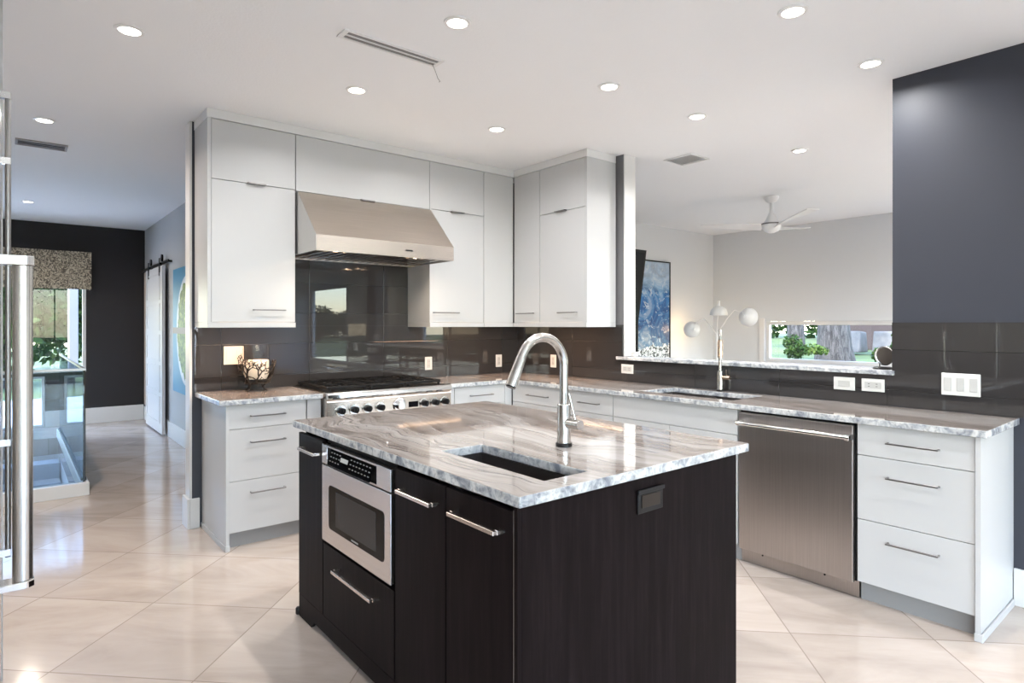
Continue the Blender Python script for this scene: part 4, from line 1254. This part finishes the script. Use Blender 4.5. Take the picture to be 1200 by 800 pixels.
tag(bx(1.455, 1.498, 6.55, 8.0, .605, 2.01, bev=.003).build('landscape_painting', hm), 'blue hall painting of round green trees mirrored in water', 'painting')

# ---------------------------------------------------------------- outdoors
gm, gnt, gb = new_mat('sunny lawn')
gp = mapping(gnt)
gn = noise(gnt, gp.outputs[0], .6, 6, .6, .5)
gr_ = ramp(gnt, [(.35, (.022, .042, .006)), (.5, (.050, .078, .011)), (.62, (.085, .105, .020)), (.75, (.11, .10, .055))])
gnt.links.new(gn.outputs['Fac'], gr_.inputs[0]); gnt.links.new(gr_.outputs[0], gb.inputs['Base Color']); gb.inputs['Roughness'].default_value = .9
struct('ground', bx(-60, 70, -75, 60, -3.2, -2.9), gm)
tag(MB().prism([(EX+.2, -2.9), (EX+.2, .10), (12, .50), (18, .62), (40, .80), (40, -2.9)], 1, -2.0, 22).build('garden_bank', gm), kind='structure')
tag(MB().box(EX+.2, 60, -70, -2.05, -2.9, -.15).box(-60, EX+.1, -70, -12.8, -2.9, -.1501).box(-60, 3.4, -12.79, -6.2, -2.9, -.15).box(-60, -4.2, -6.19, 10.3, -2.9, -.15).build('lawn_terrace', gm), kind='structure')
pav = mat('pale pool paving', (.50, .52, .55), .7, var=.1, vscale=2)
tag(MB().box(-9, 3.5, 10.45, 15.5, -2.9, -.12).build('patio', pav), kind='structure')
tag(MB().box(-60, 20, 15.6, 50, -2.9, -.14).build('back_lawn', gm), kind='structure')
bark = None
bmt, bnt, bb_ = new_mat('grey ridged bark')
bp_ = mapping(bnt, scale=(6, 6, 1.1))
bn = noise(bnt, bp_.outputs[0], 3.5, 6, .65, .8)
brr = ramp(bnt, [(.38, (.012, .010, .009)), (.5, (.040, .036, .032)), (.62, (.078, .070, .064))])
bnt.links.new(bn.outputs['Fac'], brr.inputs[0]); bnt.links.new(brr.outputs[0], bb_.inputs['Base Color'])
bbp = bnt.nodes.new('ShaderNodeBump'); bbp.inputs['Distance'].default_value = .05; bbp.inputs['Strength'].default_value = .8
bnt.links.new(bn.outputs['Fac'], bbp.inputs['Height']); bnt.links.new(bbp.outputs[0], bb_.inputs['Normal']); bb_.inputs['Roughness'].default_value = .95
def leaf_mat(name, a, b_, c):
    m, nt, b = new_mat(name)
    mp = mapping(nt)
    n = noise(nt, mp.outputs[0], 9, 5, .8)
    r = ramp(nt, [(.35, a), (.5, b_), (.66, c)])
    nt.links.new(n.outputs['Fac'], r.inputs[0]); nt.links.new(r.outputs[0], b.inputs['Base Color'])
    b.inputs['Roughness'].default_value = .6
    b.inputs['Specular IOR Level'].default_value = .1
    return m
LF1 = leaf_mat('mid green leaves', (.005, .018, .003), (.015, .042, .006), (.05, .08, .014))
LF2 = leaf_mat('yellow green leaves', (.018, .05, .008), (.055, .10, .018), (.13, .16, .04))
LF3 = leaf_mat('dark green leaves', (.004, .013, .003), (.013, .032, .007), (.04, .062, .012))
def leaves(mb, c, rad, n, size, rng):
    c = Vector(c)
    for _ in range(n):
        u = Vector((rng.gauss(0, 1), rng.gauss(0, 1), rng.gauss(0, 1))).normalized()*(rng.random()**.35)
        p = c+Vector((u.x*rad[0], u.y*rad[1], u.z*rad[2]))
        a = Vector((rng.gauss(0, 1), rng.gauss(0, 1), rng.gauss(0, 1))).normalized()
        b_ = a.cross(Vector((rng.gauss(0, 1), rng.gauss(0, 1), rng.gauss(0, 1)))).normalized()
        s = size*rng.uniform(.6, 1.3)
        mb.bm.faces.new([mb.bm.verts.new(p+a*s), mb.bm.verts.new(p+b_*s*.55), mb.bm.verts.new(p-a*s), mb.bm.verts.new(p-b_*s*.55)])
def tree(name, label, base, trunk_r, trunk_h, crown, rad, n, size, m, seed, flare=1.3, cat='tree', lobes=6):
    rng = random.Random(seed)
    t = thing(name, label, cat, base)
    base = Vector(base)
    if trunk_h > 0:
        P = []; R = []
        for k in range(9):
            u = k/8
            P.append(base+Vector((math.sin(u*3+seed)*trunk_r*.15, math.cos(u*2+seed)*trunk_r*.15, u*trunk_h-.05)))
            R.append(trunk_r*(1+(flare-1)*math.exp(-u*10))*(1-.25*u))
        MB().tube(P, R, 24).build('trunk', bmt, t)
    if n:
        mb = MB()
        for k in range(lobes):
            o = Vector((rng.uniform(-.6, .6)*rad[0], rng.uniform(-.6, .6)*rad[1], rng.uniform(-.5, .5)*rad[2]))
            leaves(mb, Vector(crown)+o, [r*.6 for r in rad], n//lobes, size, rng)
        mb.build('foliage', m, t)
    return t
tree('oak_tree', 'thick grey ridged tree trunk outside the low garden window', (14, 5.90, .52), .33, 3.4, (14, 5.2, 4.9), (1.2, 1.2, 1.0), 1800, .10, LF1, 3, 1.35)
tree('oak_tree', 'thinner dark tree trunk left of the thick trunk', (17.5, 8.35, .60), .23, 3.4, (17.5, 8.6, 5.0), (1.2, 1.2, 1.0), 1200, .12, LF3, 5, 1.2)
tree('garden_shrub', 'small round dark green shrub in front of the window, left side', (11.6, 5.55, .45), .03, .3, (11.6, 5.55, .98), (.28, .28, .26), 900, .035, LF1, 9, 1, 'shrub', 3)
tree('garden_shrub', 'low bright shrub between the round shrub and trunks', (12.8, 5.75, .50), .02, .15, (12.8, 5.75, .83), (.30, .32, .15), 600, .035, LF2, 11, 1, 'shrub', 3)
tree('garden_shrub', 'tall bright green bush at the right side of the window view', (12.5, 3.92, .50), .03, .5, (12.5, 3.90, 1.28), (.35, .32, .38), 1100, .04, LF2, 13, 1, 'shrub', 4)
tree('garden_shrub', 'low dark shrub at the right below the bright bush', (11.6, 3.95, .45), .02, .2, (11.6, 3.98, .90), (.22, .16, .20), 500, .035, LF1, 15, 1, 'shrub', 3)
tree('background_hedge', 'leafy bank of trees far beyond the lawn', (30, 10, .7), .3, 2, (30, 12, 3.0), (2, 12, 2.6), 5000, .22, LF3, 17, 1, 'trees', 14)
# garden things far away: stone blocks and dark car-like forms
stone = mat('pale weathered stone', (.11, .10, .09), .9, var=.2, vscale=6)
for i, (yy, zz, s_, l) in enumerate(((6.35, .66, .62, 'left of two pale stone garden blocks behind the trunk'), (5.50, .66, .62, 'right of two pale stone garden blocks behind the trunk'))):
    tag(MB().prism([(16.6, zz), (16.6+s_, zz), (16.5+s_, zz+.52), (16.72, zz+.55)], 1, yy, yy+.55, bev=.03).build('stone_block', stone), l, 'stone block')
tag(MB().prism([(19.5, .62), (20.2, .62), (20.2, 1.55), (19.6, 1.50)], 1, 5.6, 8.0, bev=.03).build('garden_shed', mat('dark brown timber', (.03, .018, .014), .8)), 'low dark brown structure behind the stone blocks', 'shed')
rk = random.Random(4)
for i in range(14):
    yy = 3.6+i*.21+rk.uniform(-.02, .02); xx = 11.2+rk.uniform(-.15, .15)
    r = rk.uniform(.05, .062)
    mb = MB(); bmesh.ops.create_icosphere(mb.bm, subdivisions=2, radius=r)
    for v_ in mb.bm.verts: v_.co = Vector((v_.co.x*1.2, v_.co.y*1.3, v_.co.z*.8))*rk.uniform(.9, 1.1)+Vector((xx, yy, .42+.04+r*.5))
    tag(mb.build('border_rock', stone), 'grey rock in the border row outside the garden window', 'rock', 'border rocks outside the garden window')
# trees beyond the left window and behind the camera
tree('garden_tree', 'leafy tree outside the far left hall window', (-.2, 19, -.12), .15, 2.2, (.2, 19, 2.4), (1.9, 1.6, 2.3), 4200, .13, LF3, 21, 1.2, lobes=12)
tree('garden_tree', 'darker tree beyond the hall window, behind the leafy one', (2.0, 24, -.12), .2, 2.5, (.8, 25, 2.6), (4, 2, 3.2), 6000, .19, LF1, 23, 1.2, lobes=12)
tag(bx(.765, .90, 13.0, 13.3, -.12, 3.2, bev=.01).build('porch_column', mat('weathered white column paint', (.20, .20, .21), .6)), 'white porch column outside the hall window', 'column')
for i, (x_, y_) in enumerate(((20.5, -47), (27.8, -49), (24.0, -57), (33.0, -58), (31.5, -68), (40.5, -66))):
    tree('distant_tree', 'distant tree across the lawn, seen mirrored in the backsplash', (x_, y_, -.15), .25, 1.2, (x_, y_, 1.0+(i % 3)*.25), (3.0, 3.0, 2.0), 5000, .20, LF3, 30+i, 1.2, lobes=9)['group'] = 'distant trees across the lawn'
